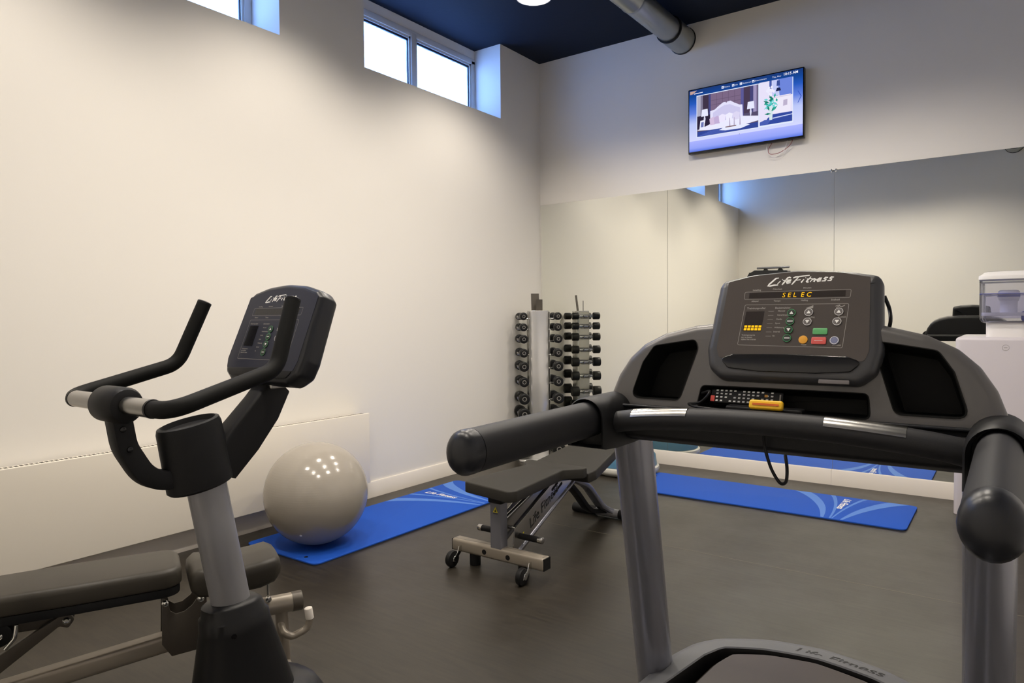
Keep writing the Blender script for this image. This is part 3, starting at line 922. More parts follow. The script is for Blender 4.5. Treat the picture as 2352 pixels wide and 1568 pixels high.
# side handrails and their collars
arm_prof = circ(0.036, 24, ry=0.043)
for s in (0, 1):
    P = [(TC - 0.404, -3.86, 1.008), (TC - 0.405, -4.06, 1.004), (TC - 0.406, -4.485, 0.999)]
    if s: P = mirx(P)
    b = MB(TREF); b.tube(P, 1, prof=arm_prof, up=EZ); arm = b.build('handrail', 'grip', tm)
    e = V3(P[-1])
    b = MB(TREF); b.tube([e + V3((0, -0.003, 0)), e + V3((0, -0.022, 0))], 1, prof=circ(0.0368, 24, ry=0.0438), up=EZ, round1=0.03); b.build('end_cap', 'dshell', arm)
    b = MB(TREF); b.tube([e + V3((0, 0.001, 0)), e + V3((0, -0.0035, 0))], 1, prof=circ(0.0345, 24, ry=0.0415), up=EZ); b.build('joint_ring', 'black2', arm)
    # saddle collar over the rail, cut away underneath the front
    xc = P[0][0]
    b = MB(TREF)
    def sad(y, a, h0, h1, zc):
        pts = []
        for k in range(15):
            t = PI * k / 14
            pts.append((xc - a * math.cos(t), y, zc + h1 * math.sin(t)))
        return [(xc - a, y, zc - h0)] + pts + [(xc + a, y, zc - h0)]
    rg = []
    for y, a, h0, h1 in ((-3.84, 0.05, 0.07, 0.05), (-3.90, 0.053, 0.072, 0.053), (-4.0, 0.053, 0.072, 0.053), (-4.055, 0.052, 0.068, 0.052), (-4.062, 0.048, 0.066, 0.049), (-4.056, 0.041, 0.066, 0.046), (-4.02, 0.040, 0.066, 0.045)):
        rg.append(sad(y, a, h0, h1, 1.006))
    b.loft(rg); b.build('rail_collar', 'black', tm)

# console
CO = V3((3.243, -3.935, 1.105)); CV = V3((0, 0.10, 0.252)).normalized(); CN = EX.cross(CV)
cpoly = [(-0.145, 0.004), (0.145, 0.004), (0.176, 0.03), (0.186, 0.075), (0.176, 0.232), (0.168, 0.25), (0.10, 0.264), (0.0, 0.271), (-0.10, 0.264), (-0.168, 0.25), (-0.176, 0.232), (-0.186, 0.075), (-0.176, 0.03)]
cpoly = rpoly(cpoly, [0.03, 0.03, 0.03, 0.03, 0.012, 0.02, 0.15, 0.3, 0.15, 0.02, 0.012, 0.03, 0.03], 4)
con = thing('console', '', 'x'); del con['label']; del con['category']; con.parent = tm
TREF0 = TREF
b = MB(TREF); b.prism(cpoly, CO - CN * 0.055, EX, CV, CN, 0.055, 0.018, 4, bev0=0.03); body = b.build('console_housing', 'rim', con, 45)
body.data.materials.append(MT['black2'])
for p_ in body.data.polygons:
    if p_.normal.dot(CN) < -0.15: p_.material_index = 1
ppoly = rpoly([(-0.152, 0.052), (0.152, 0.052), (0.160, 0.075), (0.152, 0.242), (0.09, 0.256), (0, 0.262), (-0.09, 0.256), (-0.152, 0.242), (-0.160, 0.075)], [0.01, 0.01, 0.01, 0.004, 0.1, 0.2, 0.1, 0.004, 0.01], 4)
b = MB(TREF); b.prism(ppoly, CO, EX, CV, CN, 0.0008, 0.0); pan = b.build('display_panel', 'panel', con, smooth=0)
b = MB(TREF)
lp = rpoly([(-0.150, 0.05), (-0.12, 0.0615), (0, 0.064), (0.12, 0.0615), (0.150, 0.05), (0.128, 0.028), (0.06, 0.022), (-0.06, 0.022), (-0.128, 0.028)], 0.012, 4)
b.prism(list(reversed(lp)), CO - CN * 0.002, EX, CV, CN, 0.0052, 0.002); b.build('lower_lip', 'gblack', con)
b = MB(TREF); b.prism(rrect(0.062, 0.010, 0.003, 3, 0.085, 0.0), CO - CN * 0.028 + CV * 0.0 + CN * 0.0, EX, CV, CN, 0.001); 
def shift(poly, du): return [(x + du, y) for x, y in poly]
box = [(-0.113, 0.0835), (0.109, 0.0805), (0.115, 0.182), (-0.107, 0.183)]
dsp = [(-0.111, 0.196), (0.116, 0.195), (0.117, 0.215), (-0.111, 0.215)]
console_decals(con, CO, EX, CV, box, dsp, None, False, None, 0, 0, 0.142, (-0.060, 0.2275))
b = MB(TREF); b.flat([(-0.10, 0.1985), (0.106, 0.1985), (0.106, 0.2125), (-0.10, 0.2125)], CO, EX, CV, 0.0011); b.build('led_window', 'ledoff', con, smooth=0)
b = MB(TREF); b.mesh2d(place2d(text2d('S E L  E C', 0.0155, 0.12, 0.0), -0.026, 0.1998), CO, EX, CV, 0.0014); b.build('led_text', 'led', con, smooth=0)
b = MB(TREF)
b.flat([(-0.105, 0.117), (-0.0635, 0.117), (-0.0605, 0.166), (-0.102, 0.166)], CO, EX, CV, 0.0011); b.build('led_matrix', 'ledoff', con, smooth=0)
b = MB(TREF)
for i in range(5):
    for j in range(2):
        u = -0.1025 + 0.0080 * i + 0.0005 * j; v = 0.1195 + 0.0068 * j
        b.mesh2d(([(u, v), (u + 0.0062, v), (u + 0.0064, v + 0.0052), (u + 0.0002, v + 0.0052)], [(0, 1, 2, 3)]), CO, EX, CV, 0.0014)
b.build('led_dots', 'led', con, smooth=0)
b = MB(TREF)
def tx(s, size, u, v, al='LEFT'): b.mesh2d(place2d(text2d(s, size, 0, 0.00012, al), u, v), CO, EX, CV, 0.0012)
tx('Trainingsprofiel', 0.0066, -0.101, 0.1715); tx('Basistraining', 0.0066, -0.038, 0.1715)
for u, v, s in ((-0.093, 0.2175, 'Instelling'), (-0.048, 0.2185, 'Calorieen'), (0.018, 0.2195, 'Minuten'), (-0.093, 0.1895, 'Afstand'), (-0.043, 0.1895, 'Tempo'), (0.016, 0.1895, 'Helling'), (0.078, 0.1895, 'Snelheid')): tx(s, 0.0052, u, v)
for v, s in ((0.166, 'Manueel'), (0.156, 'Vetverbranding'), (0.146, 'Cardio'), (0.136, 'Sport'), (0.126, 'Willekeurig'), (0.116, 'Interval'), (0.106, 'Fit')): tx(s, 0.0046, -0.031 - (0.166 - v) * 0.1, v - 0.001)
for k, (u, v) in enumerate(((0.035, 0.1495), (0.095, 0.1495), (0.026, 0.0855), (0.089, 0.0855))): tx(('Helling', 'Snelheid', 'Pauze', 'Afkoelen')[k], 0.0046, u, v)
for k, s in enumerate(('Trainingswaarde', 'aan te passen', 'tijdens het trainen')): tx(s, 0.0046, -0.106, 0.1065 - 0.0052 * k)
b.mesh2d(([(0.027, 0.172), (0.043, 0.172), (0.043, 0.179)], [(0, 1, 2)]), CO, EX, CV, 0.0012)
b.mesh2d(strokes2d([[(0.09, 0.172), (0.096, 0.177), (0.1, 0.174), (0.107, 0.178)], [(0.088, 0.176), (0.097, 0.179)]], 0.0012), CO, EX, CV, 0.0012)
for k in range(7): bars(b, CO, EX, CV, [(-0.052, 0.1655 - 0.01 * k, 0.012, 0.0007)])
b.build('small_lettering', 'grey_ink', con, smooth=0)
def button(kind, matk, u, v, r=None, wh=None, sym=None, symm='white_ink', lab=None):
    b = MB(TREF)
    if wh: b.prism(rrect(wh[0], wh[1], 0.003, 3), CO + EX * u + CV * v, EX, CV, CN, 0.003, 0.001)
    else: b.prism(circ(r, 20), CO + EX * u + CV * v, EX, CV, CN, 0.0026, 0.0008)
    o = b.build(kind, matk, con, label=lab)
    if sym:
        q = MB(TREF)
        for n_, s_ in enumerate(sym): q.mesh2d(s_, CO, EX, CV, 0.0034, mi=1 if n_ == 0 else 2)
        # artwork of the button stays in the button's own mesh
        me = o.data; n0 = len(me.vertices)
        bm = bmesh.new(); bm.from_mesh(me)
        vs = [bm.verts.new(tuple(p - TREF)) for p in q.v]
        me.materials.append(MT[symm]); me.materials.append(MT['white_ink'])
        for f_, k_ in zip(q.f, q.m):
            fc = bm.faces.new([vs[i] for i in f_]); fc.material_index = k_
        bm.to_mesh(me); bm.free()
    return o
for k, v in enumerate((0.161, 0.141, 0.121, 0.101)):
    u = -0.001 - k * 0.0013
    sy = [place2d(ring2d(0.0088, 0.0078), u, v)]
    if k in (0, 2): sy.append(tri(u, v, 0.0042, k == 0))
    else: sy.append(([(u - 0.006, v - 0.001), (u + 0.006, v - 0.001), (u + 0.006, v + 0.001), (u - 0.006, v + 0.001)], [(0, 1, 2, 3)]))
    button('round_button', 'dgreen', u, v, r=0.0095, sym=sy, symm='green_ink', lab='round dark green button')
for u, v, up in ((0.035, 0.162, True), (0.034, 0.140, False), (0.096, 0.1625, True), (0.094, 0.140, False)):
    button('round_button', 'greybtn', u, v, r=0.0095, sym=[place2d(ring2d(0.0088, 0.008), u, v), tri(u, v, 0.0045, up)], lab='round grey button with arrow')
button('start_button', 'green', 0.062, 0.1175, wh=(0.030, 0.0145), lab='green rectangular button')
button('stop_button', 'red', 0.061, 0.096, wh=(0.030, 0.016), sym=[([(0.052, 0.0955), (0.069, 0.0955), (0.069, 0.0965), (0.052, 0.0965)], [(0, 1, 2, 3)])], lab='red rectangular button')
button('pause_button', 'amber', 0.029, 0.098, r=0.0095, lab='round amber button')
button('cooldown_button', 'bluebtn', 0.092, 0.097, r=0.0095, sym=[place2d(ring2d(0.0086, 0.0076), 0.092, 0.097)], lab='round blue grey button')
b = MB(TREF); b.prism(rrect(0.06, 0.009, 0.002, 3, 0.098, 0.005), CO - CN * 0.0005, EX, CV, CN, 0.0035, 0.001); b.build('rating_plate', 'greybtn', con)
b = MB(TREF); b.tube(catmull([(3.415, -3.80, 1.29), (3.425, -3.80, 1.262), (3.43, -3.82, 1.235), (3.422, -3.80, 1.21)], 5), 0.004, 8); b.build('side_cable', 'black2', con)

# emergency stop key in its tray, with cord
b = MB(TREF); b.prism(rrect(0.165, 0.036, 0.008, 4), (3.20, -3.934, 1.036), EX, EY, EZ, 0.012, 0.004); b.build('key_tray', 'black', tm)
b = MB(TREF); b.prism(rrect(0.072, 0.021, 0.007, 5), (3.212, -3.958, 1.054), EX, V3((0, 0.35, 1)).normalized(), V3((0, -1, 0.35)).normalized(), 0.012, 0.004); ek = b.build('stop_key', 'yellow', tm, label='yellow emergency stop key')
b = MB(TREF); b.prism(rrect(0.056, 0.0045, 0.0012, 3), (3.212, -3.9694, 1.0582), EX, V3((0, 0.35, 1)).normalized(), V3((0, -1, 0.35)).normalized(), 0.0012, 0.0); b.build('key_stripe', 'orange', ek)
b = MB(TREF); b.tube(catmull([(3.205, -3.965, 1.035), (3.21, -3.978, 1.0), (3.212, -3.972, 0.965), (3.225, -3.975, 0.925), (3.24, -3.978, 0.90), (3.25, -3.98, 0.893), (3.258, -3.978, 0.90), (3.258, -3.972, 0.925), (3.25, -3.955, 0.95)], 6), 0.0035, 8); b.build('key_cord', 'black2', ek)
b = MB(TREF); b.tube(catmull([(3.04, -3.90, 1.065), (3.075, -3.93, 1.075), (3.055, -3.935, 1.05), (3.02, -3.92, 1.042), (3.06, -3.957, 1.04), (3.13, -3.962, 1.035), (3.15, -3.962, 1.01)], 6), 0.0032, 8); b.build('key_cord', 'black2', ek)

# motor hood, deck and belt
HZ = 0.315
hood_out = rpoly([(TC - 0.40, -3.90), (TC - 0.385, -3.62), (TC - 0.35, -3.525), (TC - 0.29, -3.475), (TC - 0.15, -3.43), (TC, -3.415), (TC + 0.15, -3.43), (TC + 0.29, -3.475), (TC + 0.35, -3.525), (TC + 0.385, -3.62), (TC + 0.40, -3.90)], 0.05, 4)
hood_in = rpoly([(TC - 0.325, -3.90), (TC - 0.275, -3.62), (TC - 0.245, -3.555), (TC - 0.14, -3.525), (TC, -3.51), (TC + 0.14, -3.525), (TC + 0.245, -3.555), (TC + 0.275, -3.62), (TC + 0.325, -3.90)], 0.03, 4)
def dome_z(x): return HZ - 0.9 * (x - TC) ** 2 * 0.32
ho = resample(hood_out, 96); hi = resample(hood_in, 96)
def mixr(f): return [(a[0] * (1 - f) + c[0] * f, a[1] * (1 - f) + c[1] * f) for a, c in zip(ho, hi)]
b = MB(TREF)
b.loft([[V3((x + (x - TC) * 0.06, y + 0.02, 0.05)) for x, y in ho], [V3((x, y, dome_z(x) - 0.04)) for x, y in ho], [V3((x, y, dome_z(x) - 0.015)) for x, y in mixr(0.06)],
        [V3((x, y, dome_z(x) - 0.003)) for x, y in mixr(0.2)], [V3((x, y, dome_z(x))) for x, y in mixr(0.45)], [V3((x, y, dome_z(x) + 0.002)) for x, y in mixr(0.97)], [V3((x, y, dome_z(x) - 0.002)) for x, y in hi]], True, False)
hood = b.build('motor_hood', 'hood', tm, 50)
b = MB(TREF)
lw = resample(inset(hood_in, 0.004), 96)
b.loft([[V3((x, y, dome_z(x) - 0.002)) for x, y in hi], [V3((x, y, 0.20)) for x, y in lw]], False, True); b.build('hood_recess', 'black2', hood, 40)
b = MB(TREF)
lid_ = [(TC + (x - TC) * 0.90, y - 0.007) for x, y in hood_in]
li = resample(lid_, 96); l2 = resample(inset(lid_, 0.012), 96)
lz = lambda x, y: dome_z(x) - 0.004 - 0.10 * max(0, -3.53 - y)
b.loft([[V3((x, y, 0.195)) for x, y in li], [V3((x, y, lz(x, y) - 0.01)) for x, y in li], [V3((x, y, lz(x, y))) for x, y in l2]], False, True); b.build('hood_lid', 'panel', hood, 40)
b = MB(TREF)
vf = text2d('Life Fitness', 0.05, 0.3, 0.0008, 'CENTER')
b.add([(TC + 0.045 + x, -3.502 + y * 0.9, dome_z(TC + 0.045 + x) + 0.0012) for x, y in [(p[0], p[1]) for p in vf[0]]], vf[1]); b.build('hood_lettering', 'black_ink', hood, smooth=0)
b = MB(TREF); b.box((TC - 0.40, -5.25, 0.10), (TC + 0.40, -3.80, 0.165), 0.01); b.build('deck', 'black', tm)
b = MB(TREF); b.box((TC - 0.25, -5.26, 0.152), (TC + 0.25, -3.85, 0.172), 0.008); b.build('belt', 'recess', tm)
for s in (-1, 1):
    b = MB(TREF); b.box((TC + s * 0.345 - 0.065, -5.27, 0.09), (TC + s * 0.345 + 0.065, -3.62, 0.182), 0.012); b.build('side_rail', 'gpaint', tm)
for x in (TC - 0.34, TC + 0.34):
    for y in (-3.6, -5.2):
        b = MB(TREF); b.cyl((x, y, 0), (x, y, 0.1), 0.03, 16, bev=0.004); b.build('foot', 'black', tm)

# remote control lying on the treadmill shelf
rc = thing('remote_control', 'black remote control with white keys lying on the treadmill shelf', 'remote control', (3.150, -3.885, 1.047), math.radians(-2))
RU = V3((1, 0.0, 0)); RV = V3((0, 0.32, 1)).normalized(); RN = RU.cross(RV)
b = MB(); b.prism(rrect(0.166, 0.034, 0.006, 3), V3((0, -0.006, 0.012)), RU, RV, RN, 0.014, 0.003); body = b.build('body', 'black2', rc)
b = MB(); q = V3((0, -0.006, 0.012)) + RN * 0.0142
for j, v in enumerate((0.0115, 0.004, -0.004, -0.0125)):
    for i in range(13):
        if (i + j) % 6 == 5: continue
        u = -0.07 + i * 0.0105
        b.mesh2d(([(u, v), (u + 0.0055, v), (u + 0.006, v + 0.0034), (u + 0.0005, v + 0.0034)], [(0, 1, 2, 3)]), q, RU, RV, 0.0004)
b.build('keys', 'white_ink', rc, smooth=0)
b = MB(); b.prism(rrect(0.010, 0.014, 0.002, 3, -0.077, -0.007), q, RU, RV, RN, 0.0012, 0.0004); b.build('power_key', 'redprint', rc, label='red key')
b = MB(); b.prism(rrect(0.007, 0.006, 0.001, 2, 0.046, 0.006), q, RU, RV, RN, 0.0012, 0.0004); b.build('colour_key', 'amber', rc, label='yellow key')
b = MB(); b.mesh2d(([(0.075, -0.013), (0.0785, -0.013), (0.0785, 0.011), (0.075, 0.011)], [(0, 1, 2, 3)]), q, RU, RV, 0.0004); b.build('end_print', 'grey_ink', rc, smooth=0)

# ------------------------------------------------------------------ exercise bike
BX = 1.81
bk = thing('exercise_bike', 'black upright exercise bike with a dark console and horn handlebars, beside the left wall', 'exercise bike', (BX, -4.4, 0))
TREF = V3((BX, -4.4, 0))
b = MB(TREF); b.tube([(BX, -4.355, 0.36), (BX, -4.445, 0.84)], 1, prof=circ(0.043, 28, ry=0.056), up=EY); b.build('post', 'silver', bk)
# sleeve at the top of the post
ax = V3((0, -0.09, 0.48)).normalized(); sv = V3((0, -0.48, -0.09)).normalized() * -1
c0 = V3((BX, -4.450, 0.79))
b = MB(TREF)
def oval(c, a, bb, n=32): return [c + EX * a * math.cos(2 * PI * k / n) + sv * bb * math.sin(2 * PI * k / n) for k in range(n)]
b.loft([oval(c0, 0.062, 0.088), oval(c0 + ax * 0.006, 0.067, 0.094), oval(c0 + ax * 0.17, 0.064, 0.089), oval(c0 + ax * 0.183, 0.060, 0.085), oval(c0 + ax * 0.186, 0.052, 0.076), oval(c0 + ax * 0.172, 0.048, 0.07)]); b.build('sleeve', 'black', bk)
# bent strap carrying the clamp
sp = fillet([(BX, -4.672, 1.04), (BX, -4.655, 0.93), (BX, -4.60, 0.832), (BX, -4.44, 0.812)], [0.12, 0.10], 8)
b = MB(TREF); b.tube(sp, 1, prof=rrect(0.05, 0.052, 0.008, 2), up=EY); st = b.build('handlebar_strap', 'black', bk)
for p in ((-4.668, 0.978), (-4.652, 0.925)):
    b = MB(TREF); b.cyl((BX + 0.022, p[0], p[1]), (BX + 0.029, p[0], p[1]), 0.008, 12, bev=0.002); b.build('bolt', 'gblack', st)
b = MB(TREF); b.cyl((BX - 0.066, -4.672, 1.040), (BX + 0.066, -4.672, 1.040), 0.046, 32, bev=0.018); b.build('clamp', 'black', bk)
# handlebar: one bent tube, with pulse plates on the cross piece
hb = fillet([(BX - 0.222, -4.30, 1.303), (BX - 0.248, -4.375, 1.118), (BX - 0.272, -4.675, 1.042), (BX + 0.272, -4.675, 1.042), (BX + 0.248, -4.375, 1.118), (BX + 0.222, -4.30, 1.303)], [0.075, 0.055, 0.055, 0.075], 8)
b = MB(TREF); b.tube(hb, 0.0212, 18); hbar = b.build('handlebar', 'recess', bk)
for xa, xb in ((BX - 0.225, BX - 0.072), (BX + 0.072, BX + 0.19)):
    b = MB(TREF); b.tube([(xa, -4.675, 1.042), (xb, -4.675, 1.042)], 0.0222, 20); b.build('pulse_plate', 'steel', hbar)
    b = MB(TREF)
    m_ = xb if xb > BX + 0.1 else xa
    b.tube([(m_ - 0.004, -4.675, 1.042), (m_ + 0.004, -4.675, 1.042)], 0.0232, 20); b.build('joint_ring', 'black2', hbar)
for s in (-1, 1):
    b = MB(TREF); e = V3((BX + s * 0.222, -4.30, 1.303)); d = (e - V3((BX + s * 0.248, -4.375, 1.118))).normalized()
    b.tube([e - d * 0.001, e + d * 0.004], 0.0215, 18, round1=0.004); b.build('end_cap', 'black2', hbar)
# stem carrying the console
b = MB(TREF)
sec = lambda c, w, h, n: [V3(c) + EX * x + n * y for x, y in rrect(w, h, 0.016, 4)]
d = V3((0, 0.19, 0.20)).normalized(); n_ = V3((0, -d.z, d.y))
b.loft([sec((BX, -4.40, 0.83), 0.08, 0.10, n_), sec((BX, -4.33, 0.905), 0.078, 0.115, n_), sec((BX, -4.255, 0.985), 0.074, 0.105, n_), sec((BX, -4.205, 1.055), 0.07, 0.085, n_)]); b.build('console_stem', 'black', bk)
b = MB(TREF); b.box((BX - 0.045, -4.252, 1.043), (BX + 0.045, -4.20, 1.075), 0.004); b.build('stem_plate', 'steel', bk)
# console
KO = V3((BX + 0.002, -4.28, 1.075)); KV = V3((0, 0.11, 0.29)).normalized(); KN = EX.cross(KV)
kp = rpoly([(-0.125, -0.008), (0.158, -0.008), (0.198, 0.018), (0.208, 0.065), (0.204, 0.262), (0.18, 0.282), (0.11, 0.300), (0.02, 0.308), (-0.07, 0.300), (-0.135, 0.282), (-0.158, 0.262), (-0.176, 0.065), (-0.166, 0.018)], [0.03, 0.03, 0.03, 0.04, 0.012, 0.02, 0.15, 0.3, 0.15, 0.02, 0.012, 0.04, 0.03], 4)
kon = bpy.data.objects.new('console', None); COL.objects.link(kon); kon.parent = bk
b = MB(TREF); b.prism(kp, KO - KN * 0.075, EX, KV, KN, 0.075, 0.018, 4, bev0=0.03); b.build('console_housing', 'dshell', kon, 45)
pp = rpoly([(-0.155, 0.03), (0.172, 0.03), (0.182, 0.06), (0.190, 0.262), (0.11, 0.283), (0.02, 0.291), (-0.07, 0.283), (-0.145, 0.262), (-0.164, 0.06)], [0.008, 0.008, 0.01, 0.004, 0.1, 0.2, 0.1, 0.004, 0.01], 4)
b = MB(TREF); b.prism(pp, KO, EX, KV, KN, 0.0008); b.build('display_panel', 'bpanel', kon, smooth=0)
b = MB(TREF); lp = rpoly([(-0.155, 0.03), (0.01, 0.036), (0.172, 0.03), (0.15, 0.008), (0.01, 0.002), (-0.13, 0.008)], 0.012, 4)
b.prism(lp, KO - KN * 0.002, EX, KV, KN, 0.0042, 0.0015); b.build('lower_lip', 'black2', kon)
box2 = [(-0.115, 0.060), (0.128, 0.060), (0.134, 0.187), (-0.109, 0.187)]
dsp2 = [(-0.108, 0.201), (0.135, 0.201), (0.137, 0.226), (-0.106, 0.226)]
console_decals(kon, KO, EX, KV, box2, dsp2, None, True, None, 0, 0, 0.15, (-0.058, 0.243))
b = MB(TREF); b.flat([(-0.098, 0.2035), (0.12, 0.2035), (0.122, 0.2235), (-0.096, 0.2235)], KO, EX, KV, 0.0011); b.build('led_window', 'ledoff_dark', kon, smooth=0)
b = MB(TREF); b.flat([(-0.104, 0.102), (-0.058, 0.102), (-0.056, 0.167), (-0.1, 0.167)], KO, EX, KV, 0.0011); b.build('led_matrix', 'ledoff_dark', kon, smooth=0)
b = MB(TREF)
def tk(s, size, u, v): b.mesh2d(place2d(text2d(s, size, 0, 0.00012), u, v), KO, EX, KV, 0.0012)
tk('Trainingsprofiel', 0.0062, -0.102, 0.172); tk('Basistraining', 0.0062, -0.034, 0.172)
for u, v, s in ((-0.085, 0.229, 'Instelling'), (-0.035, 0.229, 'Calorieen'), (0.03, 0.229, 'Minuten'), (0.085, 0.229, 'Niveau'), (-0.09, 0.193, 'Afstand'), (-0.035, 0.193, 'Tempo'), (0.09, 0.193, 'Snelheid')): tk(s, 0.0054, u, v)
for k, s in enumerate(('Manueel', 'Vetverbranding', 'Cardio', 'Sport', 'Willekeurig', 'Interval', 'Fit')): tk(s, 0.0048, -0.03 - 0.001 * k, 0.160 - 0.0125 * k)
for k, s in enumerate(('Trainingswaarde', 'aan te passen', 'tijdens het trainen')): tk(s, 0.0046, -0.107, 0.091 - 0.006 * k)
b.mesh2d(([(0.108, 0.168), (0.122, 0.168), (0.122, 0.18)], [(0, 1, 2)]), KO, EX, KV, 0.0012)
b.build('small_lettering', 'grey_ink', kon, smooth=0)
CO_, CV_, CN_, con_ = CO, CV, CN, con
CO, CV, CN, con = KO, KV, KN, kon
for k, v in enumerate((0.156, 0.132, 0.108, 0.083)):
    u = 0.012 - 0.001 * k
    sy = [place2d(ring2d(0.0105, 0.0094), u, v)]
    sy.append(tri(u, v, 0.0045, k == 0) if k in (0, 2) else ([(u - 0.006, v - 0.001), (u + 0.006, v - 0.001), (u + 0.006, v + 0.001), (u - 0.006, v + 0.001)], [(0, 1, 2, 3)]))
    button('round_button', 'dgreen', u, v, r=0.0112, sym=sy, symm='green_ink', lab='round dark green button')
for u, v, up in ((0.055, 0.156, True), (0.055, 0.128, False), (0.11, 0.150, True), (0.11, 0.122, False)):
    button('round_button', 'greybtn', u, v, r=0.0105, sym=[place2d(ring2d(0.0098, 0.0088), u, v), tri(u, v, 0.0045, up)], lab='round grey button with arrow')
# lower shroud, frame, saddle and pedals
b = MB(TREF)
def sh(z, a, bb, cy, n=32): return [V3((BX + a * math.copysign(abs(math.cos(2 * PI * k / n)) ** 0.8, math.cos(2 * PI * k / n)), cy + bb * math.copysign(abs(math.sin(2 * PI * k / n)) ** 0.8, math.sin(2 * PI * k / n)), z)) for k in range(n)]
b.loft([sh(0.10, 0.115, 0.165, -4.335), sh(0.22, 0.096, 0.134, -4.342), sh(0.36, 0.076, 0.101, -4.355), sh(0.395, 0.075, 0.097, -4.36), sh(0.402, 0.068, 0.09, -4.361), sh(0.43, 0.062, 0.084, -4.366), sh(0.44, 0.052, 0.07, -4.368)]); shr = b.build('shroud', 'black2', bk, 45)
b = MB(TREF); b.lathe([(0.0005, 0.002), (0.0075, 0.0015), (0.0075, -0.004)], V3((BX + 0.071, -4.405, 0.362)), 12, ax=(V3((0.4, 0.9, 0)).normalized(), EZ, V3((0.9, -0.4, 0)).normalized())); b.build('plug', 'gblack', shr)
b = MB(TREF); b.loft([sh(0.055, 0.185, 0.26, -4.34), sh(0.10, 0.18, 0.25, -4.34), sh(0.135, 0.15, 0.225, -4.338), sh(0.15, 0.12, 0.18, -4.336)]); b.build('base_cover', 'dshell', bk, 50)
b = MB(TREF); b.box((BX - 0.06, -5.35, 0.05), (BX + 0.06, -4.4, 0.11), 0.012); b.build('base_beam', 'gpaint', bk)
for y in (-4.28, -5.32):
    b = MB(TREF); b.tube([(BX - 0.25, y, 0.035), (BX + 0.25, y, 0.035)], 0.035, 16, round0=0.01, round1=0.01); b.build('foot_bar', 'gpaint', bk)
b = MB(TREF); b.loft([sh(0.10, 0.08, 0.10, -5.22), sh(0.55, 0.07, 0.09, -5.24), sh(0.60, 0.05, 0.06, -5.25)]); b.build('rear_housing', 'dshell', bk)
b = MB(TREF); b.cyl((BX, -5.25, 0.58), (BX, -5.28, 0.86), 0.03, 20); b.build('saddle_post', 'silver', bk)
b = MB(TREF)
b.loft([[(BX + a * math.cos(2 * PI * k / 20), y, 0.90 + h * math.sin(2 * PI * k / 20)) for k in range(20)] for y, a, h in ((-5.06, 0.012, 0.012), (-5.09, 0.03, 0.025), (-5.2, 0.05, 0.032), (-5.3, 0.11, 0.04), (-5.36, 0.12, 0.042), (-5.40, 0.09, 0.03))]); b.build('saddle', 'recess', bk)
for s in (-1, 1):
    b = MB(TREF); b.tube([(BX + s * 0.07, -5.10, 0.32), (BX + s * 0.10, -5.10 - s * 0.05, 0.32 - s * 0.15)], 0.013, 10); b.build('crank', 'gpaint', bk)
    b = MB(TREF); b.box((BX + s * 0.155 - 0.05, -5.15 - s * 0.05, 0.305 - s * 0.15), (BX + s * 0.155 + 0.05, -5.05 - s * 0.05, 0.335 - s * 0.15), 0.008); b.build('pedal', 'black', bk)
b = MB(TREF); b.cyl((BX - 0.09, -5.10, 0.32), (BX + 0.09, -5.10, 0.32), 0.10, 28, bev=0.02); b.build('crank_cover', 'dshell', bk)
CO, CV, CN, con = CO_, CV_, CN_, con_

# ------------------------------------------------------------------ weight bench behind the bike
lb = thing('weight_bench', 'black padded weight bench with taupe frame and hook, behind the exercise bike', 'bench', (1.375, -4.345, 0), math.radians(-25), 'gym benches')
b = MB()
pl = rpoly([(-0.10, -0.92), (0.10, -0.92), (0.108, -0.6), (0.124, -0.25), (0.122, 0.055), (-0.122, 0.055), (-0.124, -0.25), (-0.108, -0.6)], [0.04, 0.04, 0.3, 0.3, 0.07, 0.07, 0.3, 0.3], 6)
b.prism(pl, (0, 0, 0.402), h=0.06, bev=0.02, nb=4, bev0=0.008); bp_ = b.build('back_pad', 'vinyl', lb, 50)
b = MB(); b.prism(inset(pl, 0.006), (0, 0, 0.374), h=0.027, bev=0.002); b.build('pad_base', 'black', bp_)
b = MB()
rows = []
for s_, top, bot, hw in ((0.074, 0.408, 0.392, 0.08), (0.078, 0.430, 0.372, 0.105), (0.10, 0.446, 0.352, 0.118), (0.15, 0.440, 0.345, 0.122), (0.22, 0.432, 0.345, 0.124), (0.29, 0.438, 0.347, 0.122), (0.335, 0.446, 0.358, 0.118), (0.358, 0.436, 0.378, 0.10), (0.363, 0.415, 0.398, 0.075)):
    sec_ = rpoly([(-hw, bot), (hw, bot), (hw, top - 0.006), (0, top), (-hw, top - 0.006)], [0.02, 0.02, 0.03, 0.3, 0.03], 5)
    rows.append([(x, s_, z) for x, z in sec_])
b.loft(rows); seat_ = b.build('seat_pad', 'vinyl', lb, 50)
b = MB()
def railz(s_): return 0.186 + 0.11 * s_ if s_ < 0.02 else 0.1882
pr_ = rrect(0.062, 0.058, 0.014, 3)
b.tube([(0, -0.90, 0.088), (0, 0.05, 0.1925)], 1, prof=pr_, up=EZ); b.build('main_rail', 'tpaint', lb)
b = MB(); b.tube([(0, 0.08, 0.236), (0, 0.425, 0.236)], 1, prof=circ(0.033, 24), up=EZ); ft = b.build('front_tube', 'tpaint', lb)
b = MB(); b.tube([(0, 0.412, 0.236), (0, 0.446, 0.236)], 1, prof=circ(0.0345, 24), up=EZ, round1=0.006); b.build('end_cap', 'tdark', ft)
b = MB(); b.tube([(0, 0.375, 0.225), (0, 0.385, 0.0)], 0.022, 18); b.build('front_leg', 'tpaint', lb)
b = MB(); b.tube([(-0.2, 0.385, 0.02), (0.12, 0.385, 0.02)], 0.02, 14, round0=0.006, round1=0.006); b.build('foot_bar', 'tpaint', lb)
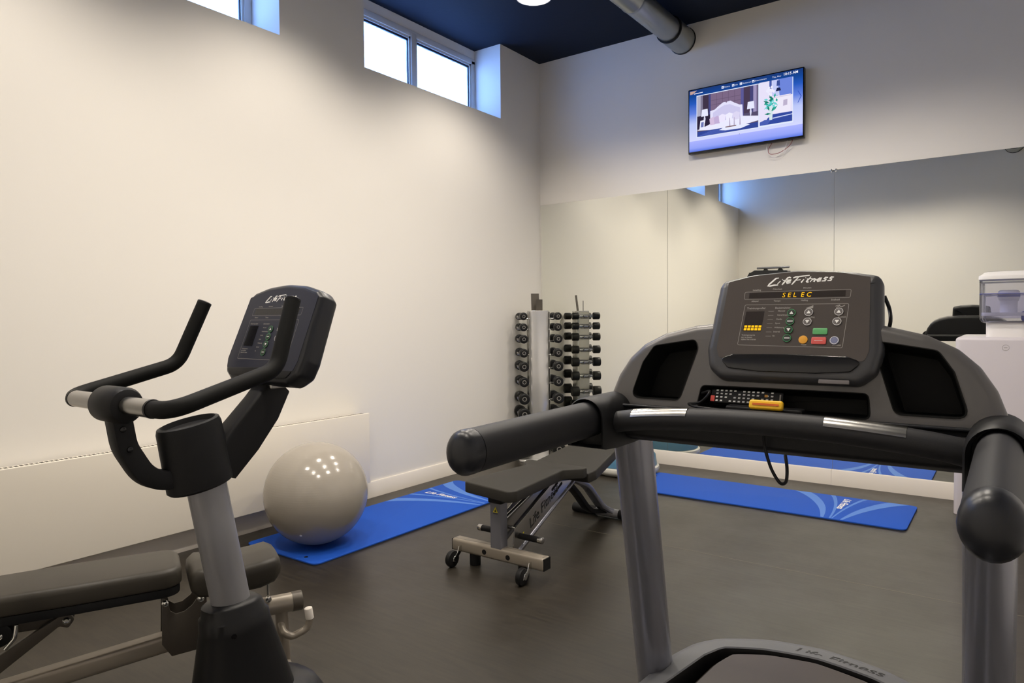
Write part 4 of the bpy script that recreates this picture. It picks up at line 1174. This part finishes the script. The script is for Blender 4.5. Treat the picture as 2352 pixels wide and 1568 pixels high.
b = MB(); b.tube(fillet([(0.0, 0.372, 0.175), (0.05, 0.372, 0.15), (0.055, 0.40, 0.132), (0.055, 0.455, 0.15), (0.055, 0.463, 0.185)], [0.03, 0.03, 0.05], 6), 0.0125, 14); hk = b.build('hook', 'tpaint', lb)
b = MB(); b.tube([(0.055, 0.463, 0.185), (0.055, 0.458, 0.222)], 0.0145, 14, round1=0.004); b.build('hook_sleeve', 'skirt', hk)
b = MB(); b.cyl((0.018, 0.328, 0.345), (0.018, 0.328, 0.285), 0.006, 10); b.build('pin', 'chrome', lb)
b = MB(); b.lathe([(0.0001, 0.0), (0.010, 0.001), (0.010, 0.012), (0.0001, 0.014)], (0.022, 0.328, 0.272), 12, ax=(EY, EZ, EX)); b.build('bolt', 'chrome', lb)
plate = [(-0.008, 0.20), (0.02, 0.155), (0.10, 0.160), (0.128, 0.19), (0.128, 0.335)]
cut = [(0.112, 0.343), (0.098, 0.330), (0.085, 0.312), (0.06, 0.295), (0.035, 0.292), (0.018, 0.305), (0.012, 0.34), (-0.004, 0.348)]
plp = [(y, z) for y, z in plate] + cut
for x in (-0.052, 0.046):
    b = MB(); b.prism(plp, (x, 0, 0), EY, EZ, EX, 0.006, 0.0012); b.build('bracket_plate', 'tdark', lb)
for y, z in ((0.004, 0.333), (0.11, 0.328)):
    b = MB(); b.lathe([(0.0001, 0.008), (0.006, 0.0075), (0.0105, 0.004), (0.0105, 0.0)], (0.052, y, z), 12, ax=(EY, EZ, EX)); b.build('bolt', 'chrome', lb)
b = MB()
b.prism(rpoly([(-0.85, 0.333), (-0.262, 0.312), (-0.245, 0.335), (-0.262, 0.372), (-0.85, 0.372)], 0.012, 3), (-0.03, 0, 0), EY, EZ, EX, 0.055, 0.004); b.build('pad_frame', 'tdark', lb)
b = MB()
b.prism(rpoly([(-0.285, 0.322), (-0.262, 0.312), (-0.245, 0.335), (-0.262, 0.360), (-0.285, 0.352), (-0.62, 0.165), (-0.66, 0.11), (-0.58, 0.11)], 0.008, 3), (0.032, 0, 0), EY, EZ, EX, 0.018, 0.002); b.build('strut', 'tdark', lb)
for y, z, r_ in ((-0.266, 0.337, 0.011), (-0.437, 0.326, 0.012)):
    b = MB(); b.lathe([(0.0001, 0.010), (r_ * 0.6, 0.0095), (r_, 0.005), (r_, 0.0)], (0.050, y, z), 14, ax=(EY, EZ, EX)); b.build('bolt', 'chrome', lb)
b = MB(); b.cyl((0.026, -0.437, 0.326), (0.049, -0.437, 0.326), 0.036, 24, bev=0.004); b.build('pivot_disc', 'black2', lb)
b = MB(); b.tube(fillet([(0.052, -0.42, 0.285), (0.056, -0.395, 0.315), (0.056, -0.39, 0.352)], 0.02, 4), 0.006, 10, round1=0.004); b.build('lever', 'chrome', lb)
b = MB(); b.tube([(-0.22, -0.86, 0.03), (0.22, -0.86, 0.03)], 0.03, 16, round0=0.008, round1=0.008); b.build('rear_foot', 'tpaint', lb)

# ------------------------------------------------------------------ adjustable bench in the middle of the room
ab = thing('adjustable_bench', 'adjustable black bench with grey wheeled frame, in the middle of the floor', 'bench', (1.60, -2.80, 0), 0, 'gym benches')
b = MB(); b.prism(rrect(0.565, 0.062, 0.012, 3), (0, 0, 0.062), h=0.064, bev=0.014, nb=3); bar_ = b.build('wheel_bar', 'tpaint', ab)
for x in (-0.07, 0.075):
    b = MB(); b.lathe([(0.0001, 0.0012), (0.013, 0.001), (0.013, -0.002)], (x, -0.031, 0.092), 16, ax=(EX, EZ, -EY)); b.build('plug', 'black2', bar_)
b = MB(); b.box((-0.2826, -0.028, 0.066), (-0.278, 0.028, 0.122)); b.build('end_cap', 'black', bar_)
b = MB(); b.box((0.278, -0.028, 0.066), (0.2826, 0.028, 0.122)); b.build('end_cap', 'black', bar_)
for x in (-0.235, 0.195):
    b = MB(); b.cyl((x - 0.014, -0.082, 0.041), (x + 0.014, -0.082, 0.041), 0.041, 28, bev=0.006); wh = b.build('wheel', 'black', ab)
    b = MB(); b.cyl((x - 0.018, -0.082, 0.041), (x + 0.022, -0.082, 0.041), 0.012, 16); b.build('hub', 'chrome', wh)
    b = MB(); b.prism([(-0.098, 0.032), (-0.074, 0.030), (-0.045, 0.058), (-0.030, 0.064), (-0.030, 0.10), (-0.050, 0.10), (-0.062, 0.07), (-0.092, 0.052)], (x + 0.016, 0, 0), EY, EZ, EX, 0.004, 0.001); b.build('wheel_bracket', 'chrome', wh)
for x in (-0.16, 0.14):
    b = MB(); b.cyl((x, 0.01, 0.0), (x, 0.01, 0.064), 0.028, 16, bev=0.004); b.build('rubber_foot', 'black', ab)
b = MB(); b.prism(rrect(0.066, 0.056, 0.006, 2), (0.0, 0.0, 0.122), h=0.225, bev=0.0); po = b.build('post', 'gpaint', ab)
b = MB(); b.prism(rrect(0.085, 0.075, 0.012, 3), (0.0, 0.0, 0.345), h=0.040, bev=0.006); b.build('post_cap', 'black2', ab)
b = MB(); b.mesh2d(([(-0.014, 0.300), (0.016, 0.300), (0.001, 0.328)], [(0, 1, 2)]), (0, -0.0285, 0), EX, EZ, 0.0006); st_ = b.build('warning_sticker', 'ysticker', po, smooth=0)
b = MB(); b.mesh2d(([(-0.006, 0.304), (0.008, 0.304), (0.001, 0.317)], [(0, 1, 2)]), (0, -0.0285, 0), EX, EZ, 0.0012); b.mesh2d(([(-0.013, 0.292), (0.015, 0.292), (0.015, 0.296), (-0.013, 0.296)], [(0, 1, 2, 3)]), (0, -0.0285, 0), EX, EZ, 0.0006); b.build('sticker_print', 'black_ink', po, smooth=0)
# side plates
sp_ = [(0.03, 0.128), (0.045, 0.215), (0.40, 0.378), (0.53, 0.388), (0.62, 0.365), (0.60, 0.338), (0.12, 0.090), (0.05, 0.09)]
for x in (-0.066, 0.060):
    b = MB(); b.prism(rpoly(sp_, 0.012, 3), (x, 0, 0), EY, EZ, EX, 0.006, 0.001); pl_ = b.build('side_plate', 'steel', ab)
    b = MB(); b.tube([(x + 0.003, 0.05, 0.082), (x + 0.003, 0.60, 0.335), (x + 0.003, 0.64, 0.362)], 0.0125, 12, round0=0.004, round1=0.004); b.build('edge_rail', 'gpaint', ab)
    if x > 0:
        du = V3((0, 0.55, 0.29)).normalized(); dv = V3((0, -0.29, 0.55)).normalized()
        b = MB(); b.mesh2d(place2d(text2d('Life Fitness', 0.068, 0.35, 0.0008), 0.13, -0.0), V3((x + 0.006, 0.06, 0.118)), du, dv, 0.0006); b.build('lettering', 'black_ink', pl_, smooth=0)
        b = MB(); b.mesh2d(([(0.052, 0.028), (0.082, 0.028), (0.067, -0.004)], [(0, 1, 2)]), V3((x + 0.006, 0.06, 0.118)), du, dv, 0.0006); b.build('warning_sticker', 'ysticker', pl_, smooth=0)
        b = MB()
        for k in range(5):
            q_ = rrect(0.036, 0.016, 0.007, 3, 0.40 + 0.034 * (k % 3), 0.012 + 0.03 * (k // 3))
            b.mesh2d((q_, [tuple(range(len(q_)))]), V3((x + 0.006, 0.06, 0.118)), du, dv, 0.0005)
        b.build('slots', 'recess', pl_, smooth=0)
b = MB(); b.tube([(0, 0.02, 0.24), (0, 0.50, 0.405)], 0.012, 12); b.build('support_rod', 'steel', ab)
b = MB(); b.tube([(-0.02, 0.02, 0.30), (-0.02, 0.42, 0.398)], 0.006, 10); b.build('support_rod', 'chrome', ab)
b = MB(); b.tube([(-0.055, 0.14, 0.18), (0.055, 0.14, 0.18)], 0.010, 12); b.build('cross_pin', 'chrome', ab)
for s in (-1, 1):
    b = MB(); b.tube([(s * 0.067, 0.09, 0.165), (s * 0.175, 0.09, 0.165)], 0.0155, 16); hg = b.build('adjust_handle', 'black', ab)
    b = MB(); b.tube([(s * 0.174, 0.09, 0.165), (s * 0.198, 0.09, 0.165)], 0.0165, 16, round1=0.004); b.build('handle_tip', 'steel', hg)
seat_poly = rpoly([(-0.155, -0.075), (0.145, -0.125), (0.172, -0.09), (0.115, 0.42), (0.19, 0.50), (0.19, 0.545), (-0.19, 0.545), (-0.19, 0.50), (-0.125, 0.42), (-0.172, -0.03)], [0.03, 0.03, 0.03, 0.05, 0.02, 0.015, 0.015, 0.02, 0.05, 0.03], 5)
b = MB(); b.prism(seat_poly, (0, 0, 0.388), h=0.055, bev=0.008, nb=3, bev0=0.006); b.build('seat_pad', 'vinyl2', ab, 50)
BU = EX; BVv = V3((0, 0.80, 0.135)).normalized(); BN = BU.cross(BVv)
back_poly = rpoly([(-0.19, 0.0), (0.19, 0.0), (0.205, 0.06), (0.155, 0.42), (0.14, 0.78), (-0.14, 0.78), (-0.155, 0.42), (-0.205, 0.06)], [0.012, 0.012, 0.03, 0.2, 0.05, 0.05, 0.2, 0.03], 5)
b = MB(); b.prism(back_poly, V3((0, 0.557, 0.352)), BU, BVv, BN, 0.055, 0.008, 3, bev0=0.006); b.build('back_pad', 'vinyl2', ab, 50)
b = MB(); b.prism(rrect(0.05, 0.40, 0.008, 2, 0, 0.25), V3((0, 0.557, 0.352)) - BN * 0.03, BU, BVv, BN, 0.029, 0.003); b.build('back_frame', 'gpaint', ab)
b = MB(); b.tube(fillet([(0.02, 0.62, 0.352), (0.02, 0.82, 0.27), (0.02, 1.0, 0.10), (0.02, 1.13, 0.04)], [0.3, 0.25], 8), 1, prof=rrect(0.03, 0.055, 0.006, 2), up=EX); b.build('rear_leg', 'gpaint', ab)
b = MB(); b.tube(fillet([(-0.02, 0.62, 0.352), (-0.02, 0.78, 0.22), (-0.02, 0.92, 0.085), (-0.02, 1.12, 0.04)], [0.3, 0.25], 8), 1, prof=rrect(0.028, 0.05, 0.006, 2), up=EX); b.build('rear_leg', 'black', ab)
b = MB(); b.tube([(-0.08, 1.13, 0.03), (0.08, 1.13, 0.03)], 0.027, 18); fb_ = b.build('rear_foot', 'silver', ab)
for s in (-1, 1):
    b = MB(); b.tube([(s * 0.079, 1.13, 0.03), (s * 0.245, 1.13, 0.03)], 0.029, 18, round1=0.004); b.build('foot_grip', 'black', fb_)

# ------------------------------------------------------------------ dumbbell tower in the corner
RC = (0.226, -0.386, 0); RR = PI / 4
dt = thing('dumbbell_tower', 'polished steel dumbbell tower standing in the room corner', 'dumbbell rack', RC, RR)
b = MB(); b.prism(rpoly([(-0.088, -0.03), (-0.075, -0.055), (0, -0.068), (0.075, -0.055), (0.088, -0.03), (0.088, 0.075), (-0.088, 0.075)], [0.01, 0.03, 0.2, 0.03, 0.01, 0.02, 0.02], 5), (0, 0, 0.018), h=1.292, bev=0.003); colm = b.build('column', 'polished', dt)
b = MB(); b.prism(rrect(0.40, 0.34, 0.05, 5), (0, 0.0, 0.0), h=0.02, bev=0.005); b.build('base_plate', 'polished', dt)
ROWZ = [1.261, 1.166, 1.063, 0.942, 0.824, 0.691, 0.544, 0.412, 0.255, 0.098]
HR = [0.033, 0.034, 0.037, 0.038, 0.043, 0.043, 0.048, 0.053, 0.055, 0.058]
for s in (-1, 1):
    b = MB(); b.box((s * 0.0925 - 0.0015, -0.05, 0.02), (s * 0.0925 + 0.0015, 0.05, 1.30)); b.build('side_panel', 'steel', dt, smooth=0)
    for z, hr in zip(ROWZ, HR):
        b = MB()
        for y in (-0.028, 0.028):
            b.tube(fillet([(s * 0.087, y, z - 0.0205), (s * 0.180, y, z - 0.0205), (s * 0.187, y, z + 0.004)], [0.012], 4), 0.005, 8, round1=0.003)
        b.tube([(s * 0.12, -0.028, z - 0.022), (s * 0.12, 0.028, z - 0.022)], 0.004, 8)
        b.build('cradle', 'steel', dt)
b = MB(); b.prism(rrect(0.072, 0.155, 0.002, 2, -0.018, 0.0775), (0, 0.035, 1.309), EX, V3((0, 0.12, 1)).normalized(), EY * -1, 0.003, 0.0); b.build('sign_plate', 'tdark', dt)
b = MB(); b.prism(rrect(0.065, 0.10, 0.002, 2, 0.008, 0.05), (0, -0.015, 1.309), V3((0.94, 0.34, 0)), EZ, V3((0.34, -0.94, 0)), 0.003, 0.0); b.build('sign_plate', 'tdark', dt)
ORD = ['topmost', 'second from the top', 'third from the top', 'fourth from the top', 'fifth from the top', 'sixth from the top', 'seventh from the top', 'eighth from the top', 'ninth from the top', 'lowest']
SIZ = ['tiny', 'tiny', 'small', 'small', 'medium', 'medium', 'medium', 'large', 'large', 'large']
M45 = Matrix.Rotation(RR, 3, 'Z')
for k, (z, hr) in enumerate(zip(ROWZ, HR)):
    protos = None
    for s in (-1, 1):
        p = V3(RC) + M45 @ V3((s * 0.152, 0, z))
        lab = '%s black dumbbell %s on the %s side of the steel tower' % (SIZ[k], ORD[k], 'window-wall' if s < 0 else 'mirror')
        if protos is None:
            t = thing('dumbbell', lab, 'dumbbell', p, RR, 'dumbbells on the steel tower')
            b = MB(); b.tube([(0, -0.075, 0), (0, -0.02, 0), (0, 0.02, 0), (0, 0.075, 0)], 0.0125, 14, radii=[0.012, 0.0145, 0.0145, 0.012]); h_ = b.build('handle', 'chrome', t)
            hl = 0.05 + hr * 0.5
            hs = []
            for e in (-1, 1):
                b = MB()
                b.lathe([(0.02, 0.0), (hr - 0.005, 0.0015), (hr - 0.001, 0.005), (hr, 0.01), (hr, hl - 0.008), (hr - 0.002, hl - 0.003), (hr - 0.006, hl), (hr * 0.62, hl), (hr * 0.58, hl - 0.003), (0.001, hl - 0.003)], (0, e * 0.068, 0), 28, ax=(EX, EZ, EY * e))
                hs.append(b.build('head', 'dumb', t))
                b = MB(); b.mesh2d(ring2d(hr * 0.40, hr * 0.30, 20), V3((0, e * (0.068 + hl - 0.0024), 0)), EX * (-e if e > 0 else 1), EZ, 0.0006 if True else 0)
                hs.append(b.build('weight_print', 'grey_ink', hs[-1], smooth=0))
            protos = (t, h_, hs)
        else:
            t0, h0, hs0 = protos
            t = t0.copy(); COL.objects.link(t); t.location = p; t['label'] = lab
            c_ = h0.copy(); COL.objects.link(c_); c_.parent = t
            last = None
            for h1 in hs0:
                c_ = h1.copy(); COL.objects.link(c_)
                if h1.parent == t0: c_.parent = t; last = c_
                else: c_.parent = last

# ------------------------------------------------------------------ water dispenser
wd = thing('water_dispenser', 'white drinking water dispenser with a bluish clear tank, standing by the mirror', 'water dispenser', (3.59, -0.225, 0))
WO = V3((3.59, -0.225, 0))
b = MB(WO); b.prism(rrect(0.49, 0.355, 0.035, 5, 3.59, -0.225), (0, 0, 0.0), h=1.105, bev=0.02, nb=4, bev0=0.003); body_ = b.build('cabinet', 'cabinet', wd)
b = MB(WO); b.prism(rrect(0.215, 0.19, 0.04, 5, 3.605, -0.225), (0, 0, 1.10), h=0.10, bev=0.004); b.build('neck', 'white', wd)
b = MB(WO)
b.mesh2d(ring2d(0.018, 0.0165, 24, 3.600, 1.045), (0, -0.4028, 0), EX, EZ, 0.0005)
b.mesh2d(([(3.592, 1.044), (3.608, 1.044), (3.608, 1.047), (3.592, 1.047)], [(0, 1, 2, 3)]), (0, -0.4028, 0), EX, EZ, 0.0005)
b.build('emblem', 'grey_ink', body_, smooth=0)
TX, TY = 3.605, -0.225
tk_ = rrect(0.285, 0.25, 0.045, 6, TX, TY)
b = MB(WO)
rr_ = []
for z, d_ in ((1.192, 0.03), (1.198, 0.012), (1.215, 0.002), (1.24, 0.0), (1.462, -0.002)):
    rr_.append([V3((x, y, z)) for x, y in inset(tk_, d_)] if abs(d_) > 1e-6 else [V3((x, y, z)) for x, y in tk_])
ri_ = [[V3((x, y, z)) for x, y in inset(tk_, 0.004)] for z in (1.462, 1.216)]
b.loft(rr_, True, False); tank = b.build('water_tank', 'tank', wd)
b = MB(WO); b.loft([[V3((x, y, z)) for x, y in inset(tk_, 0.006)] for z in (1.22, 1.368)], True, True); b.build('water', 'water', tank, smooth=30)
b = MB(WO); b.mesh2d(frame2d(tk_, -0.0015), (0, 0, 1.370), EX, EY); b.prism(inset(tk_, -0.0012), (0, 0, 1.369), h=0.0035); b.build('water_line', 'tank_blue', tank, smooth=0)
b = MB(WO); b.prism(rrect(0.262, 0.225, 0.03, 5, TX, TY), (0, 0, 1.236), h=0.02, bev=0.002); b.build('filter_shelf', 'tank_white', tank)
b = MB(WO); b.lathe([(0.045, 1.245), (0.045, 1.33), (0.052, 1.335), (0.056, 1.35), (0.055, 1.385), (0.045, 1.393), (0.001, 1.394)], (TX + 0.005, TY, 0), 28); b.build('filter', 'tank_white', tank)
b = MB(WO); b.lathe([(0.058, 1.352), (0.0585, 1.36), (0.058, 1.366)], (TX + 0.005, TY, 0), 28); b.build('filter_ring', 'tank_blue', tank)
b = MB(WO); b.box((TX + 0.07, TY - 0.105, 1.205), (TX + 0.125, TY - 0.02, 1.262), 0.006); b.build('tap_block', 'tank_blue', tank)
b = MB(WO)
lidp = inset(tk_, -0.006)
b.loft([[V3((x, y, z)) for x, y in inset(lidp, d_)] for z, d_ in ((1.458, 0.0), (1.478, 0.0), (1.483, 0.003), (1.487, 0.012), (1.502, 0.03), (1.508, 0.05))]); b.build('lid', 'white', wd, 40)

# ------------------------------------------------------------------ waste bin and cable machine
wb = thing('waste_bin', 'small brushed steel bin on the floor in front of the water dispenser', 'bin', (3.80, -0.735, 0))
b = MB(); b.lathe([(0.112, 0.0), (0.115, 0.004), (0.115, 0.262), (0.11, 0.266)], (0, 0, 0), 36); b.build('drum', 'steel', wb)
b = MB(); b.lathe([(0.118, 0.262), (0.119, 0.272), (0.116, 0.284), (0.07, 0.294), (0.001, 0.297)], (0, 0, 0), 36); b.build('lid', 'steel', wb)
b = MB(); b.lathe([(0.117, 0.0), (0.119, 0.004), (0.119, 0.016), (0.117, 0.02)], (0, 0, 0), 36); b.build('base_ring', 'black', wb)

cm = thing('cable_machine', 'tall black cable machine near the rear corner, only its top seen in the mirror', 'gym machine', (0.55, -5.56, 0))
MO = V3((0.65, -5.56, 0))
for x in (0.42, 0.86):
    b = MB(MO); b.box((x - 0.035, -5.60, 0.04), (x + 0.035, -5.52, 1.89), 0.008); b.build('column', 'black', cm)
b = MB(MO); b.prism(rpoly([(0.33, 1.73), (0.95, 1.73), (0.95, 1.93), (0.46, 1.95), (0.37, 1.90), (0.33, 1.83)], 0.02, 4), (0, -5.51, 0), EX, EZ, EY, 0.06, 0.006); 
b.prism(rpoly([(0.33, 1.73), (0.95, 1.73), (0.95, 1.93), (0.46, 1.95), (0.37, 1.90), (0.33, 1.83)], 0.02, 4), (0, -5.67, 0), EX, EZ, EY, 0.06, 0.006); b.box((0.36, -5.62, 1.74), (0.94, -5.50, 1.92)); b.build('top_housing', 'dshell', cm)
b = MB(MO); b.tube([(0.47, -5.56, 1.985), (0.95, -5.56, 1.985)], 0.016, 14, round0=0.004, round1=0.004); b.build('pull_bar', 'gpaint', cm)
for x in (0.60, 0.82):
    b = MB(MO); b.prism([(x - 0.05, 1.925), (x + 0.05, 1.925), (x + 0.015, 1.98), (x - 0.015, 1.98)], (0, -5.58, 0), EX, EZ, EY, 0.04, 0.002); b.build('bar_bracket', 'black2', cm)
b = MB(MO); b.box((0.48, -5.65, 0.06), (0.80, -5.47, 0.95), 0.01); b.build('weight_stack', 'black2', cm)
b = MB(MO); b.box((0.32, -5.76, 0.0), (0.98, -5.36, 0.05), 0.01); b.build('base', 'gpaint', cm)
for x in (0.56, 0.72):
    b = MB(MO); b.cyl((x, -5.56, 0.95), (x, -5.56, 1.74), 0.012, 12); b.build('guide_rod', 'chrome', cm)

# ------------------------------------------------------------------ daylight, camera, view
w = bpy.data.worlds.new('sky'); S.world = w
w.use_nodes = True
bg = w.node_tree.nodes['Background']
bg.inputs['Color'].default_value = (0.25, 0.46, 1.0, 1)
bg.inputs['Strength'].default_value = 13.0
for y0, y1 in WINS:
    ld = bpy.data.lights.new('window_portal', 'AREA'); ld.shape = 'RECTANGLE'
    ld.size = y1 - y0; ld.size_y = 0.55
    ld.cycles.is_portal = True
    o = bpy.data.objects.new('window_portal', ld); COL.objects.link(o)
    o.location = (-0.37, (y0 + y1) / 2, 3.25)
    o.rotation_euler = (PI / 2, 0, -PI / 2)

cam = bpy.data.cameras.new('camera'); co = bpy.data.objects.new('camera', cam); COL.objects.link(co)
cam.sensor_fit = 'HORIZONTAL'; cam.sensor_width = 36.0
cam.lens = 1594.963 / 2352 * 36.0
cam.clip_start = 0.01
yaw, pitch, roll = -0.62776, -0.034192, -0.0086923
f = V3((math.sin(yaw) * math.cos(pitch), math.cos(yaw) * math.cos(pitch), math.sin(pitch)))
r = V3((math.cos(yaw), -math.sin(yaw), 0)); u = r.cross(f)
r2 = r * math.cos(roll) + u * math.sin(roll); u2 = -r * math.sin(roll) + u * math.cos(roll)
mw = Matrix((r2, u2, -f)).transposed().to_4x4()
mw.translation = V3((3.647, -5.4975, 1.25))
co.matrix_world = mw
S.camera = co

S.view_settings.view_transform = 'Standard'
S.view_settings.look = 'None'
S.view_settings.gamma = 1.0
S.view_settings.use_curve_mapping = False
S.view_settings.exposure = 0.0
S.cycles.max_bounces = 10
S.cycles.diffuse_bounces = 5
S.cycles.glossy_bounces = 6
S.cycles.transparent_max_bounces = 12
S.cycles.sample_clamp_indirect = 8.0
S.cycles.use_denoising = True
